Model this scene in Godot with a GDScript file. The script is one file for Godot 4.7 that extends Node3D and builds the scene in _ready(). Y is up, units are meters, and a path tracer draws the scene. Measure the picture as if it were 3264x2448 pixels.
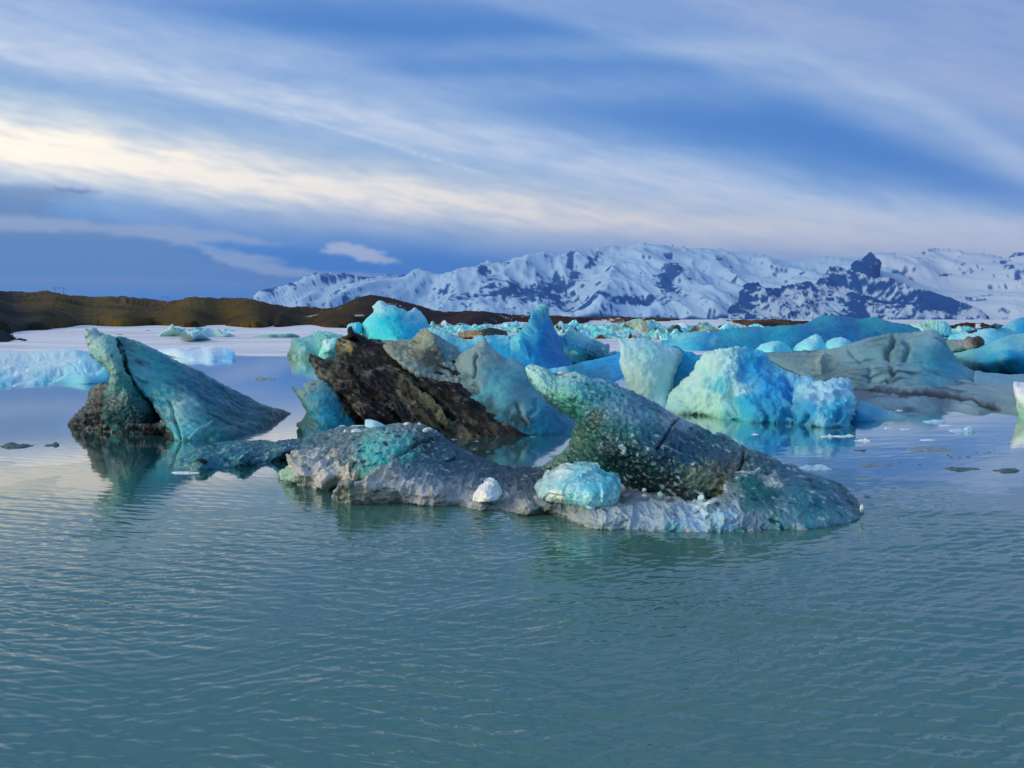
extends Node3D
# A glacier lagoon: icebergs on milky water, brown moraines, snow mountains, cirrus sky.
# Distances come from the water plane (waterline pixels) or from usual sizes; every piece is a closed solid.

const FOCAL := 2607.0
const EYE := 4.0
const HORIZON := 1011.0
const SUN := Vector3(-0.86, 0.38, 0.28)      # towards the sun
const LIGHT := Vector3(0.66, 0.70, 0.84)   # what a white surface shows under this sky and sun: colours read off the photograph are divided by it
var pitch := atan((1224.0 - HORIZON) / FOCAL)
var cp := cos(pitch)
var sp := sin(pitch)
var M := {}
var ns := FastNoiseLite.new()
var nr := FastNoiseLite.new()
var nc := FastNoiseLite.new()
var nf := FastNoiseLite.new()
var taken := {}
var jobs := []
var soft := 1.0

# photo crops that the outlines were read from: x, y of the corner and photo pixels per crop pixel
const CROP := {
	"P": [0.0, 0.0, 1.0], "F": [0.0, 0.0, 1.4756], "R1": [0.0, 900.0, 0.43400], "R2": [860.0, 900.0, 0.43400], "R3": [1600.0, 1050.0, 0.31646],
	"R4": [2250.0, 950.0, 0.45841], "R5": [500.0, 1280.0, 0.45208], "R6": [1400.0, 1280.0, 0.27125], "R7": [1900.0, 1200.0, 0.40687],
	"R8": [800.0, 750.0, 0.54250], "Q1": [2000.0, 750.0, 0.57143], "Q2": [0.0, 850.0, 0.45208], "Q6": [1400.0, 950.0, 0.40687],
	"Q7": [2400.0, 1250.0, 0.39060], "Z1": [1300.0, 1000.0, 0.18083], "Z2": [1700.0, 1000.0, 0.27125], "Z3": [2700.0, 980.0, 0.25497],
	"Z5": [850.0, 1320.0, 0.33906], "Z6": [1850.0, 1480.0, 0.42948]}


func pts(tag: String, a: Array, dy := 0.0) -> PackedVector2Array:
	var c: Array = CROP[tag]
	var out := PackedVector2Array()
	for i in range(0, a.size(), 2):
		out.append(Vector2(c[0] + a[i] * c[2], c[1] + a[i + 1] * c[2] + dy))
	return out


func ray(px: float, py: float) -> Vector3:
	var cx := (px - 1632.0) / FOCAL
	var cy := (1224.0 - py) / FOCAL
	return Vector3(cx, cy * cp - sp, -cy * sp - cp)


func spot_at(px: float, py: float, depth: float) -> Vector3:
	return Vector3(0, EYE, 0) + ray(px, py) * depth


func on_plane(px: float, py: float, h: float) -> float:
	return (h - EYE) / ray(px, py).y


func hexc(v: int) -> Color:
	var c := Color8((v >> 16) & 255, (v >> 8) & 255, v & 255).srgb_to_linear()
	# less what the surface mirrors of the sky
	var r := maxf(c.r - 0.016, c.r * 0.35) / LIGHT.x
	var g := maxf(c.g - 0.016, c.g * 0.35) / LIGHT.y
	var b := maxf(c.b - 0.018, c.b * 0.35) / LIGHT.z
	var l := (r + g + b) / 3.0
	return Color(clampf(l + (r - l) * 1.15, 0.002, 0.9), clampf(l + (g - l) * 1.15, 0.002, 0.9), clampf(l + (b - l) * 1.15, 0.002, 0.9))


func tinted(v: int, o: Dictionary) -> Color:
	var t: Vector3 = o.get("tint", Vector3.ZERO)
	var d: float = o.get("dim", 1.0)
	var r := clampi(int((((v >> 16) & 255) + t.x) * d), 0, 255)
	var g := clampi(int((((v >> 8) & 255) + t.y) * d), 0, 255)
	var b := clampi(int(((v & 255) + t.z) * d), 0, 255)
	return hexc((r << 16) | (g << 8) | b)


func store(c: Color) -> Color:
	return Color(pow(clampf(c.r, 0.0, 1.0), 0.4545), pow(clampf(c.g, 0.0, 1.0), 0.4545), pow(clampf(c.b, 0.0, 1.0), 0.4545))


# ---------------------------------------------------------------- control points -> smooth surface
# ctrl: rows of [crop, kind, [...]]: W x,y = waterline; H x,y,h = height above water; D x,y,d = depth in metres
func control(rows: Array) -> Array:
	var xs := PackedFloat64Array()
	var ys := PackedFloat64Array()
	var vs := PackedFloat64Array()
	for row in rows:
		var c: Array = CROP[row[0]]
		var a: Array = row[2]
		var n := 2 if row[1] == "W" else 3
		for i in range(0, a.size(), n):
			var x: float = c[0] + a[i] * c[2]
			var y: float = c[1] + a[i + 1] * c[2]
			if row[1] == "W":
				var d := on_plane(x, y, 0.0)
				xs.append(x); ys.append(y); vs.append(1.0 / d)
				xs.append(x); ys.append(y + 22.0); vs.append(1.0 / d)
			elif row[1] == "H":
				xs.append(x); ys.append(y); vs.append(1.0 / on_plane(x, y, a[i + 2]))
			else:
				xs.append(x); ys.append(y); vs.append(1.0 / a[i + 2])
	var n := xs.size()
	var m := n + 3
	var cx := 0.0
	var cy := 0.0
	var vm := 0.0
	for i in n:
		cx += xs[i] / n
		cy += ys[i] / n
		vm += vs[i] / n
	var A := []
	for i in m:
		var r := PackedFloat64Array()
		r.resize(m + 1)
		A.append(r)
	for i in n:
		xs[i] = (xs[i] - cx) * 0.004
		ys[i] = (ys[i] - cy) * 0.004
	for i in n:
		for j in n:
			var q := (xs[i] - xs[j]) ** 2 + (ys[i] - ys[j]) ** 2
			A[i][j] = q * log(q) if q > 1e-9 else 0.002
		A[i][n] = 1.0; A[i][n + 1] = xs[i]; A[i][n + 2] = ys[i]
		A[n][i] = 1.0; A[n + 1][i] = xs[i]; A[n + 2][i] = ys[i]
		A[i][m] = vs[i] / vm
	for i in m:
		var p := i
		for r in range(i + 1, m):
			if absf(A[r][i]) > absf(A[p][i]):
				p = r
		var tmp = A[i]; A[i] = A[p]; A[p] = tmp
		var d: float = A[i][i]
		if absf(d) < 1e-12:
			d = 1e-12
		for r in range(i + 1, m):
			var k: float = A[r][i] / d
			if k != 0.0:
				for q in range(i, m + 1):
					A[r][q] -= k * A[i][q]
	var w := PackedFloat64Array()
	w.resize(m)
	for i in range(m - 1, -1, -1):
		var s: float = A[i][m]
		for q in range(i + 1, m):
			s -= A[i][q] * w[q]
		w[i] = s / (A[i][i] if absf(A[i][i]) > 1e-12 else 1e-12)
	var lo := 1e9
	var hi := 0.0
	for i in n:
		lo = minf(lo, vs[i]); hi = maxf(hi, vs[i])
	return [xs, ys, w, n, cx, cy, vm, lo * 0.88, hi * 1.12]


func noise_at(p: Vector3, layers: Array) -> float:
	var s := 0.0
	for l in layers:
		var q := p
		if l.size() > 3:
			var ca: float = cos(l[3])
			var sa: float = sin(l[3])
			q = Vector3((p.x * ca + p.y * sa) / l[4], -p.x * sa + p.y * ca, p.z)
		q *= float(l[1])
		var kind: int = l[0]
		if kind == 0:
			s += float(l[2]) * ns.get_noise_3dv(q)
		elif kind == 1:
			s += float(l[2]) * nr.get_noise_3dv(q)
		elif kind == 2:
			s += float(l[2]) * (nc.get_noise_3dv(q) + 0.45)      # rims between round hollows
		else:
			s += float(l[2]) * nf.get_noise_3dv(q)               # flat facets
	return s


# A solid whose outline is poly: its front face follows the control surface, its back lies `back` behind it.
func sheet(o: Dictionary) -> Array:
	var step: float = o.get("step", 3.0)
	var jag: float = o.get("jag", 2.0)
	var src: PackedVector2Array = o.poly
	var poly := PackedVector2Array()
	var sgn := 0.0
	for i in src.size():
		var a := src[i]
		var b := src[(i + 1) % src.size()]
		sgn += a.cross(b)
	for i in src.size():
		var p0 := src[(i + src.size() - 1) % src.size()]
		var a := src[i]
		var b := src[(i + 1) % src.size()]
		var p3 := src[(i + 2) % src.size()]
		var k := maxi(1, int(a.distance_to(b) / (step * 2.0)))
		for j in k:
			var t := float(j) / k
			var p := a.lerp(b, t).lerp(a.cubic_interpolate(b, p0, p3, t), o.get("curve", 0.6))
			var nrm := (b - a).orthogonal().normalized()
			p += nrm * jag * (ns.get_noise_2d(p.x * 0.035, p.y * 0.035) + 0.6 * ns.get_noise_2d(p.x * 0.13 + 50.0, p.y * 0.13))
			poly.append(p)
	var lo := poly[0]
	var hi := poly[0]
	for p in poly:
		lo = lo.min(p); hi = hi.max(p)
	lo -= Vector2(step, step) * 1.5
	hi += Vector2(step, step) * 1.5
	var nx := int((hi.x - lo.x) / step) + 2
	var ny := int((hi.y - lo.y) / step) + 2
	var dist := PackedFloat32Array()
	dist.resize(nx * ny)
	dist.fill(0.0)
	var np := poly.size()
	for j in ny:
		var y := lo.y + j * step
		var cuts := PackedFloat32Array()
		for i in np:
			var a := poly[i]
			var b := poly[i + 1 if i + 1 < np else 0]
			if (a.y <= y) != (b.y <= y):
				cuts.append(a.x + (y - a.y) / (b.y - a.y) * (b.x - a.x))
		cuts.sort()
		for c in range(0, cuts.size() - 1, 2):
			var i0 := maxi(1, ceili((cuts[c] - lo.x) / step))
			var i1 := mini(nx - 2, floori((cuts[c + 1] - lo.x) / step))
			for i in range(i0, i1 + 1):
				dist[j * nx + i] = 1e6
	for j in range(1, ny - 1):
		for i in range(1, nx - 1):
			var k := j * nx + i
			if dist[k] > 0.0:
				dist[k] = minf(minf(dist[k - 1], dist[k - nx]) + 1.0, minf(dist[k - nx - 1], dist[k - nx + 1]) + 1.414)
	for j in range(ny - 2, 0, -1):
		for i in range(nx - 2, 0, -1):
			var k := j * nx + i
			if dist[k] > 0.0:
				dist[k] = minf(dist[k], minf(minf(dist[k + 1], dist[k + nx]) + 1.0, minf(dist[k + nx + 1], dist[k + nx - 1]) + 1.414))
	var index := PackedInt32Array()
	index.resize(nx * ny)
	index.fill(-1)
	var us := PackedVector2Array()
	var ds := PackedFloat32Array()
	for j in range(0, ny):
		for i in range(0, nx):
			var k := j * nx + i
			if dist[k] > 0.0:
				index[k] = us.size()
				us.append(Vector2(lo.x + i * step, lo.y + j * step))
				ds.append(dist[k] * step)
			else:
				var near := false
				for dj in range(maxi(0, j - 1), mini(ny, j + 2)):
					for di in range(maxi(0, i - 1), mini(nx, i + 2)):
						if dist[dj * nx + di] > 0.0:
							near = true
				if near:
					var p := Vector2(lo.x + i * step, lo.y + j * step)
					var best := 1e12
					var at := p
					for q in np:
						var a := poly[q]
						if absf(a.y - p.y) > 30.0 or absf(a.x - p.x) > 30.0:
							continue
						var c := Geometry2D.get_closest_point_to_segment(p, a, poly[q + 1 if q + 1 < np else 0])
						var dd := c.distance_squared_to(p)
						if dd < best:
							best = dd; at = c
					index[k] = us.size()
					us.append(at)
					ds.append(0.0)
	# smooth surface
	var T: Array = control(o.ctrl)
	var txs: PackedFloat64Array = T[0]
	var tys: PackedFloat64Array = T[1]
	var tw: PackedFloat64Array = T[2]
	var tn: int = T[3]
	var tcx: float = T[4]
	var tcy: float = T[5]
	var tvm: float = T[6]
	var vlo: float = T[7]
	var vhi: float = T[8]
	var edge: float = o.get("edge", 30.0)
	var rnd: float = o.get("round", 0.5)
	var n := us.size()
	var pos := PackedVector3Array()
	pos.resize(n)
	var prof := PackedFloat32Array()
	prof.resize(n)
	var grooves: Array = o.get("grooves", [])
	for i in n:
		var u := us[i]
		var x := (u.x - tcx) * 0.004
		var y := (u.y - tcy) * 0.004
		var s := tw[tn] + tw[tn + 1] * x + tw[tn + 2] * y
		for c in tn:
			var ex := x - txs[c]
			var ey := y - tys[c]
			var q := ex * ex + ey * ey
			if q > 1e-9:
				s += tw[c] * q * log(q)
		var d := 1.0 / clampf(s * tvm, vlo, vhi)
		var t := minf(ds[i] / edge, 1.0)
		var pr := sqrt(maxf(0.0, 1.0 - (1.0 - t) * (1.0 - t)))
		prof[i] = pr
		d += rnd * (1.0 - pr)
		pos[i] = Vector3(0, EYE, 0) + ray(u.x, u.y) * d
	var tri := PackedInt32Array()
	for j in ny - 1:
		for i in nx - 1:
			var k := j * nx + i
			if dist[k] + dist[k + 1] + dist[k + nx] + dist[k + nx + 1] > 0.0:
				var a := index[k]
				var b := index[k + 1]
				var c := index[k + nx + 1]
				var d := index[k + nx]
				tri.append_array([a, b, c, a, c, d])
	var nor := normals(pos, tri)
	var layers: Array = o.get("noise", [])
	var gmask := PackedFloat32Array()
	gmask.resize(n)
	var zs: float = o.get("zs", 1.0)
	var amp: float = o.get("soft", 1.0)
	var boxes: Array[Rect2] = []
	for g in grooves:
		var r := Rect2(g[0][0], Vector2.ZERO)
		for q in g[0]:
			r = r.expand(q)
		boxes.append(r.grow(float(g[1]) * 3.5))
	for i in n:
		var dsp := noise_at(pos[i] * Vector3(1, 1, zs), layers) * amp if layers else 0.0
		for gi in grooves.size():      # [points, width px, depth m]
			if not boxes[gi].has_point(us[i]):
				continue
			var g: Array = grooves[gi]
			var gp: PackedVector2Array = g[0]
			var best := 1e9
			var u := us[i] + Vector2(ns.get_noise_2d(us[i].x * 0.022, us[i].y * 0.022), ns.get_noise_2d(us[i].y * 0.022, us[i].x * 0.022 + 90.0)) * float(g[1]) * 1.1
			for q in gp.size() - 1:
				best = minf(best, u.distance_squared_to(Geometry2D.get_closest_point_to_segment(u, gp[q], gp[q + 1])))
			var w: float = exp(-best / (float(g[1]) * float(g[1])))
			dsp -= float(g[2]) * w
			if g.size() > 3:
				gmask[i] = maxf(gmask[i], w * float(g[3]))
		pos[i] += nor[i] * dsp * (0.35 + 0.65 * prof[i])
	nor = normals(pos, tri)
	# colours of the ice, dirt, snow or rock, with crack darkness and mountain haze put in
	var col := PackedColorArray()
	col.resize(n)
	var rock: bool = o.get("rock", false)
	var spots: Array = o.get("spots", [])
	var base: Color = tinted(o.base, o)
	var warp: float = o.get("warp", 18.0)
	var mott: float = o.get("mott", 0.15)
	var mf: float = o.get("mfreq", 6.0)
	var gcol: Color = hexc(o.get("gcol", 0x101820))
	var dirt: Array = o.get("dirt", [])       # rows of [freq, threshold, softness, colour, angle, stretch]
	var sx := PackedFloat32Array()
	var sy := PackedFloat32Array()
	var srx := PackedFloat32Array()
	var sry := PackedFloat32Array()
	var sk := PackedFloat32Array()
	var scol := PackedColorArray()
	for s in spots:
		sx.append(s[0]); sy.append(s[1]); srx.append(1.0 / s[2])
		sry.append(1.0 / (s[4] if rock else s[2]))
		sk.append(s[5] if rock else 1.0)
		scol.append(tinted(s[3], o))
	var sn := sx.size()
	var cut: float = o.get("cut", 0.55)
	var rib: float = o.get("rib", 1.5)
	var dcol := []
	for d in dirt:
		dcol.append(tinted(d[3], o))
	for i in n:
		var u := us[i]
		var p := pos[i] * Vector3(1, 1, zs)
		u += Vector2(ns.get_noise_2d(u.x * 0.02, u.y * 0.02) + 0.5 * ns.get_noise_2d(u.x * 0.09, u.y * 0.09), ns.get_noise_2d(u.y * 0.02 + 40.0, u.x * 0.02) + 0.5 * ns.get_noise_2d(u.y * 0.09 + 40.0, u.x * 0.09)) * warp
		var cr := base.r
		var cg := base.g
		var cb := base.b
		if rock:
			var sc := 0.0
			for s in sn:
				var ex := (u.x - sx[s]) * srx[s]
				if ex > -2.5 and ex < 2.5:
					var ey := (u.y - sy[s]) * sry[s]
					var q := ex * ex + ey * ey
					if q < 6.0:
						sc += sk[s] * exp(-q)
			var lay := ns.get_noise_2d(us[i].x * 0.010, us[i].y * 0.085 + us[i].x * 0.012)
			var fine := ns.get_noise_2d(us[i].x * 0.035, us[i].y * 0.08)
			var v := sc * 0.85 + 0.45 * lay + 0.45 * fine + (1.0 - nor[i].y) * rib - cut
			var k := clampf(v / 0.16 + 0.5, 0.0, 1.0)
			var rc: Color = gcol
			cr = lerpf(cr, rc.r, k); cg = lerpf(cg, rc.g, k); cb = lerpf(cb, rc.b, k)
		else:
			var ws := 0.12
			cr *= ws; cg *= ws; cb *= ws
			for s in sn:
				var ex := (u.x - sx[s]) * srx[s]
				if ex > -2.7 and ex < 2.7:
					var ey := (u.y - sy[s]) * sry[s]
					var q := ex * ex + ey * ey
					if q < 7.0:
						var w := exp(-q)
						var c := scol[s]
						cr += c.r * w; cg += c.g * w; cb += c.b * w; ws += w
			cr /= ws; cg /= ws; cb /= ws
		for d in dirt.size():
			var r: Array = dirt[d]
			var q := p
			if r.size() > 4:
				var ca: float = cos(r[4])
				var sa: float = sin(r[4])
				q = Vector3((p.x * ca + p.y * sa) / r[5], -p.x * sa + p.y * ca, p.z)
			var k := clampf((ns.get_noise_3dv(q * float(r[0]) + Vector3(d * 17, 0, 0)) - float(r[1])) / float(r[2]), 0.0, 1.0)
			var c: Color = dcol[d]
			cr = lerpf(cr, c.r, k); cg = lerpf(cg, c.g, k); cb = lerpf(cb, c.b, k)
		if gmask[i] > 0.0:  # dark gcol in cracks and folds: darkness of their depth put into the colour
			cr = lerpf(cr, gcol.r, gmask[i]); cg = lerpf(cg, gcol.g, gmask[i]); cb = lerpf(cb, gcol.b, gmask[i])
		var f := 1.0 + mott * (ns.get_noise_3dv(p * mf) + 0.6 * ns.get_noise_3dv(p * mf * 3.7))
		col[i] = store(Color(cr * f, cg * f, cb * f))
	# back
	var back: Vector3 = o.get("back", Vector3(0, 0, -1.0))
	var all := pos.duplicate()
	var an := nor.duplicate()
	var ac := col.duplicate()
	var at := tri.duplicate()
	var bp := PackedVector3Array()
	bp.resize(n)
	for i in n:
		var away := Vector3(pos[i].x, 0.0, pos[i].z).normalized()      # the far side lies behind, as seen from the shore
		bp[i] = pos[i] + (away * -back.z + Vector3(back.x, back.y, 0.0)) * prof[i]
	var bt := PackedInt32Array()
	for i in range(0, tri.size(), 3):
		bt.append_array([tri[i], tri[i + 2], tri[i + 1]])
	all.append_array(bp)
	an.append_array(normals(bp, bt))
	ac.append_array(col)
	for i in bt:
		at.append(i + n)
	var origin: Vector3 = o.get("origin", Vector3.ZERO)
	for i in all.size():
		all[i] -= origin
	return [all, an, ac, at]


func normals(pos: PackedVector3Array, tri: PackedInt32Array) -> PackedVector3Array:
	var nor := PackedVector3Array()
	nor.resize(pos.size())
	for i in range(0, tri.size(), 3):
		var a := tri[i]
		var b := tri[i + 1]
		var c := tri[i + 2]
		var v := (pos[c] - pos[a]).cross(pos[b] - pos[a])
		nor[a] += v; nor[b] += v; nor[c] += v
	for i in nor.size():
		nor[i] = nor[i].normalized() if nor[i].length_squared() > 0.0 else Vector3.UP
	return nor


func commit(v: PackedVector3Array, nor: PackedVector3Array, col: PackedColorArray, tri: PackedInt32Array) -> ArrayMesh:
	var a := []
	a.resize(Mesh.ARRAY_MAX)
	a[Mesh.ARRAY_VERTEX] = v
	a[Mesh.ARRAY_NORMAL] = nor
	if col.size():
		a[Mesh.ARRAY_COLOR] = col
	a[Mesh.ARRAY_INDEX] = tri
	var m := ArrayMesh.new()
	m.add_surface_from_arrays(Mesh.PRIMITIVE_TRIANGLES, a)
	return m


# ---------------------------------------------------------------- scene tree helpers
func numbered(called: String) -> String:
	var k: int = taken.get(called, -1) + 1
	taken[called] = k
	return called if k == 0 else "%s_%03d" % [called, k]


func tag(o: Node3D, label: String, category := "", group := "") -> void:
	o.set_meta("label", label)
	if category:
		o.set_meta("category", category)
	if group:
		o.set_meta("group", group)


func thing(called: String, label: String, category: String, at: Vector3, group := "") -> Node3D:
	var o := Node3D.new()
	o.name = numbered(called)
	add_child(o)
	o.position = at
	tag(o, label, category, group)
	return o


func inst(parent: Node, called: String, mesh: Mesh, mat: Material) -> MeshInstance3D:
	var o := MeshInstance3D.new()
	o.name = numbered(called) if parent == self else called
	o.mesh = mesh
	o.material_override = mat
	parent.add_child(o, true)
	return o


func part(t: Node3D, called: String, mat: String, o: Dictionary) -> MeshInstance3D:
	o.origin = t.position
	o.soft = soft
	var m := inst(t, called, null, M[mat])
	jobs.append([m, o])
	return m


func single(called: String, label: String, category: String, mat: String, o: Dictionary, at: Vector3, group := "") -> MeshInstance3D:
	o.origin = at
	o.soft = soft
	var m := inst(self, called, null, M[mat])
	jobs.append([m, o])
	m.position = at
	tag(m, label, category, group)
	return m


func setting(called: String, o: Dictionary, mat: String, label := "") -> MeshInstance3D:
	var m := inst(self, called, null, M[mat])
	jobs.append([m, o])
	m.set_meta("kind", "structure")
	if label:
		m.set_meta("label", label)
	return m


# the solids are computed last, in order
func run_jobs() -> void:
	for j in jobs:
		var r := sheet(j[1])
		j[0].mesh = commit(r[0], r[1], r[2], r[3])
	jobs.clear()


# ---------------------------------------------------------------- small bergs and bits
# a jumble of slabs and peaks: the upper envelope of tilted tents over a ragged footprint
func tents(sd: int, w: float, h: float, d: float, peaks: int, pale_ice: Color, strong_ice: Color, stain: Color, nx := 22, nz := 12) -> ArrayMesh:
	var rg := RandomNumberGenerator.new()
	rg.seed = sd
	var ps := []
	for i in peaks:
		var hh: float = h * (1.0 if i == 0 else rg.randf_range(0.3, 0.8))
		ps.append([rg.randf_range(-0.33, 0.33) * w, rg.randf_range(-0.25, 0.25) * d, hh, rg.randf_range(0.9, 3.4) * hh / (w * 0.5), rg.randf_range(1.2, 3.0) * hh / (d * 0.5), rg.randf_range(-0.9, 0.9), rg.randf_range(0.4, 0.95)])
	var v := PackedVector3Array()
	var col := PackedColorArray()
	for j in nz + 1:
		for i in nx + 1:
			var u := float(i) / nx * 2.0 - 1.0
			var t := float(j) / nz * 2.0 - 1.0
			var r := sqrt(u * u * 0.92 + t * t * 0.92)
			var x := u * w * 0.5 + rg.randf_range(-0.2, 0.2) * w / nx
			var z := t * d * 0.5 + rg.randf_range(-0.2, 0.2) * d / nz
			var y := -0.2 * h
			for p in ps:
				var ex: float = absf(x - p[0] + p[5] * (z - p[1]))
				var ez: float = absf(z - p[1])
				y = maxf(y, minf(float(p[2]) - maxf(ex * p[3], ez * p[4]), float(p[2]) * p[6]))
			y = maxf(y, 0.1 * h * (1.0 - r))
			y += h * 0.1 * (ns.get_noise_2d(x / w * 11.0 + sd, z / d * 9.0) + 0.5 * ns.get_noise_2d(x / w * 29.0 + sd, z / d * 23.0))
			y -= h * 2.2 * maxf(0.0, r - 0.86 + 0.13 * ns.get_noise_2d(u * 2.0 + sd * 3.1, t * 2.0))
			v.append(Vector3(x, maxf(y, -0.3 * h), z))
			var a := clampf(0.5 + 1.8 * ns.get_noise_2d(x / w * 5.0 + sd * 1.7, z / d * 5.0), 0.0, 1.0)
			var c := strong_ice.lerp(pale_ice, a)
			if ns.get_noise_2d(x / w * 3.5 - sd, z / d * 4.0 + 9.0) > 0.22:
				c = stain
			col.append(store(c))
	var tri := PackedInt32Array()
	for j in nz:
		for i in nx:
			var a := j * (nx + 1) + i
			tri.append_array([a, a + 1, a + nx + 2, a, a + nx + 2, a + nx + 1])
	# flat shading for hard facets
	var fv := PackedVector3Array()
	var fn := PackedVector3Array()
	var fc := PackedColorArray()
	var ft := PackedInt32Array()
	var sm := normals(v, tri)
	for i in range(0, tri.size(), 3):
		var nn := (v[tri[i + 2]] - v[tri[i]]).cross(v[tri[i + 1]] - v[tri[i]]).normalized()
		for k in 3:
			fv.append(v[tri[i + k]])
			fn.append((nn * 0.55 + sm[tri[i + k]] * 0.45).normalized())
			fc.append(col[tri[i + k]])
			ft.append(i + k)
	return commit(fv, fn, fc, ft)


# a broken lump: a ball cut by random planes
func lump(sd: int, size: Vector3, c0: Color, c1: Color, cuts := 16, rough := 0.06, rings := 12) -> ArrayMesh:
	var rg := RandomNumberGenerator.new()
	rg.seed = sd
	var pn := []
	for i in cuts:
		pn.append([Vector3(rg.randfn(), rg.randfn(), rg.randfn()).normalized(), rg.randf_range(0.62, 0.95)])
	var seg := rings * 2
	var v := PackedVector3Array()
	var col := PackedColorArray()
	for j in rings + 1:
		for i in seg + 1:
			var th := PI * j / rings
			var ph := TAU * (i % seg) / seg
			var dir := Vector3(sin(th) * cos(ph), cos(th), -sin(th) * sin(ph))
			var r := 1.0
			for p in pn:
				var k: float = dir.dot(p[0])
				if k > 0.05:
					r = minf(r, float(p[1]) / k)
			r += rough * ns.get_noise_3dv(dir * 3.0 + Vector3(sd, 0, 0)) + rough * 0.6 * ns.get_noise_3dv(dir * 9.0 + Vector3(0, sd, 0))
			v.append(dir * r * size * 0.5)
			col.append(store(c0.lerp(c1, clampf(0.5 + ns.get_noise_3dv(dir * 2.5 + Vector3(sd * 2.0, 0, 0)), 0.0, 1.0))))
	var tri := PackedInt32Array()
	for j in rings:
		for i in seg:
			var a := j * (seg + 1) + i
			tri.append_array([a, a + 1, a + seg + 2, a, a + seg + 2, a + seg + 1])
	var nor := normals(v, tri)
	for i in nor.size():
		if nor[i].dot(v[i]) < 0.0:
			nor[i] = -nor[i]
	for j in rings + 1:
		var a := j * (seg + 1)
		var s := (nor[a] + nor[a + seg]).normalized()
		nor[a] = s
		nor[a + seg] = s
	return commit(v, nor, col, tri)


# ---------------------------------------------------------------- sky
func sky_rgb(r: float, g: float, b: float) -> Vector3:
	var k := clampf((b - r) / 60.0, 0.0, 1.0)      # clear air is less violet than the camera draws it
	return Vector3(r - 3.0 * k, g + 5.0 * k, b - k) / 255.0


func along(line: Array, x: float) -> Vector3:
	# line: rows x, y, up, down -> y, up, down at x
	var n := line.size()
	if x <= line[0][0]:
		var s: float = (line[1][1] - line[0][1]) / (line[1][0] - line[0][0])
		return Vector3(line[0][1] + s * (x - line[0][0]), line[0][2], line[0][3])
	for i in n - 1:
		if x <= line[i + 1][0]:
			var t: float = (x - line[i][0]) / (line[i + 1][0] - line[i][0])
			return Vector3(lerpf(line[i][1], line[i + 1][1], t), lerpf(line[i][2], line[i + 1][2], t), lerpf(line[i][3], line[i + 1][3], t))
	var e: float = (line[n - 1][1] - line[n - 2][1]) / (line[n - 1][0] - line[n - 2][0])
	return Vector3(line[n - 1][1] + e * (x - line[n - 1][0]), line[n - 1][2], line[n - 1][3])


func band(line: Array, x: float, y: float) -> float:
	var a := along(line, x)
	var d := y - a.x
	var w := a.y if d < 0.0 else a.z
	if absf(d) > 2.6 * w:
		return 0.0
	return exp(-pow(absf(d) / w, 2.2))


func blue_at(el: float) -> Vector3:
	var deep := sky_rgb(24, 96, 196)
	var mid := sky_rgb(88, 138, 210)
	var high := sky_rgb(92, 130, 205)
	if el < 5.0:
		return deep.lerp(mid, clampf((el - 0.5) / 4.5, 0.0, 1.0))
	return mid.lerp(high, clampf((el - 5.0) / 25.0, 0.0, 1.0))


# out-of-view sky, its blue and cirrus toned for the light it gives; streaks run to the right of the frame
func sky_unseen(dir: Vector3) -> Vector3:
	var el := rad_to_deg(asin(clampf(dir.y, 0.0, 1.0)))
	var y := maxf(dir.y, 0.03)
	var ax := Vector2(sin(0.70), -cos(0.70))
	var pl := Vector2(dir.x, dir.z) / y
	var q := pl.x * ax.y - pl.y * ax.x
	var s := pl.dot(ax)
	var v := ns.get_noise_2d(q * 0.55, s * 0.05) * 0.7 + ns.get_noise_2d(q * 1.7 + 30.0, s * 0.12) * 0.3
	var k := clampf(0.55 + 1.1 * v, 0.1, 0.92) * 0.85
	var near := exp(-el / 14.0)
	var glow := exp(-pow(dir.angle_to(SUN) / 0.75, 2.0))
	k = lerpf(k, 0.95, glow * 0.8)
	return blue_at(el).lerp(sky_rgb(182, 194, 228).lerp(sky_rgb(214, 214, 226), near).lerp(sky_rgb(255, 248, 226), glow), k)


const BANDS := [
	# [colour left, colour right, strength left, strength right, rows of x, y, up, down] in crop F
	[0xc2cdee, 0x8fa6da, 0.75, 0.30, [[0, 15, 70, 60], [300, 60, 60, 50], [600, 120, 50, 45], [900, 190, 45, 45]]],
	[0xdae0f2, 0xc3cfea, 0.85, 0.85, [[0, 92, 58, 56], [300, 158, 64, 52], [600, 222, 70, 52], [1000, 304, 78, 56], [1400, 380, 84, 60], [1800, 458, 84, 60], [2212, 524, 80, 55]]],
	[0xfff3dc, 0xd6d8e4, 1.0, 0.90, [[0, 306, 108, 104], [250, 344, 104, 92], [500, 382, 94, 80], [800, 420, 84, 72], [1200, 466, 70, 58], [1600, 504, 66, 50], [2000, 530, 64, 44], [2212, 540, 60, 40]]],
	[0xa9b4e0, 0xb2bee2, 0.35, 0.62, [[900, -70, 40, 26], [1100, 0, 60, 28], [1400, 78, 75, 36], [1700, 165, 90, 42], [2000, 275, 100, 52], [2212, 362, 110, 60]]],
	[0xaab3de, 0xacb6de, 0.7, 0.8, [[1300, -70, 60, 70], [1600, 10, 80, 70], [1900, 110, 110, 70], [2212, 220, 130, 70]]],
	[0xc2cce8, 0xccd6ec, 0.15, 0.45, [[1700, 110, 30, 26], [1950, 208, 34, 28], [2100, 288, 36, 30], [2212, 352, 40, 34]]],
	[0xa0a9d6, 0xa0aad8, 0.3, 0.75, [[1500, -140, 60, 90], [1900, -60, 90, 120], [2212, 40, 120, 150]]],
	[0xb9bed8, 0xc2c8de, 0.15, 0.75, [[700, 478, 30, 40], [1100, 515, 34, 50], [1500, 545, 40, 60], [2212, 560, 40, 80]]],
]
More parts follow.
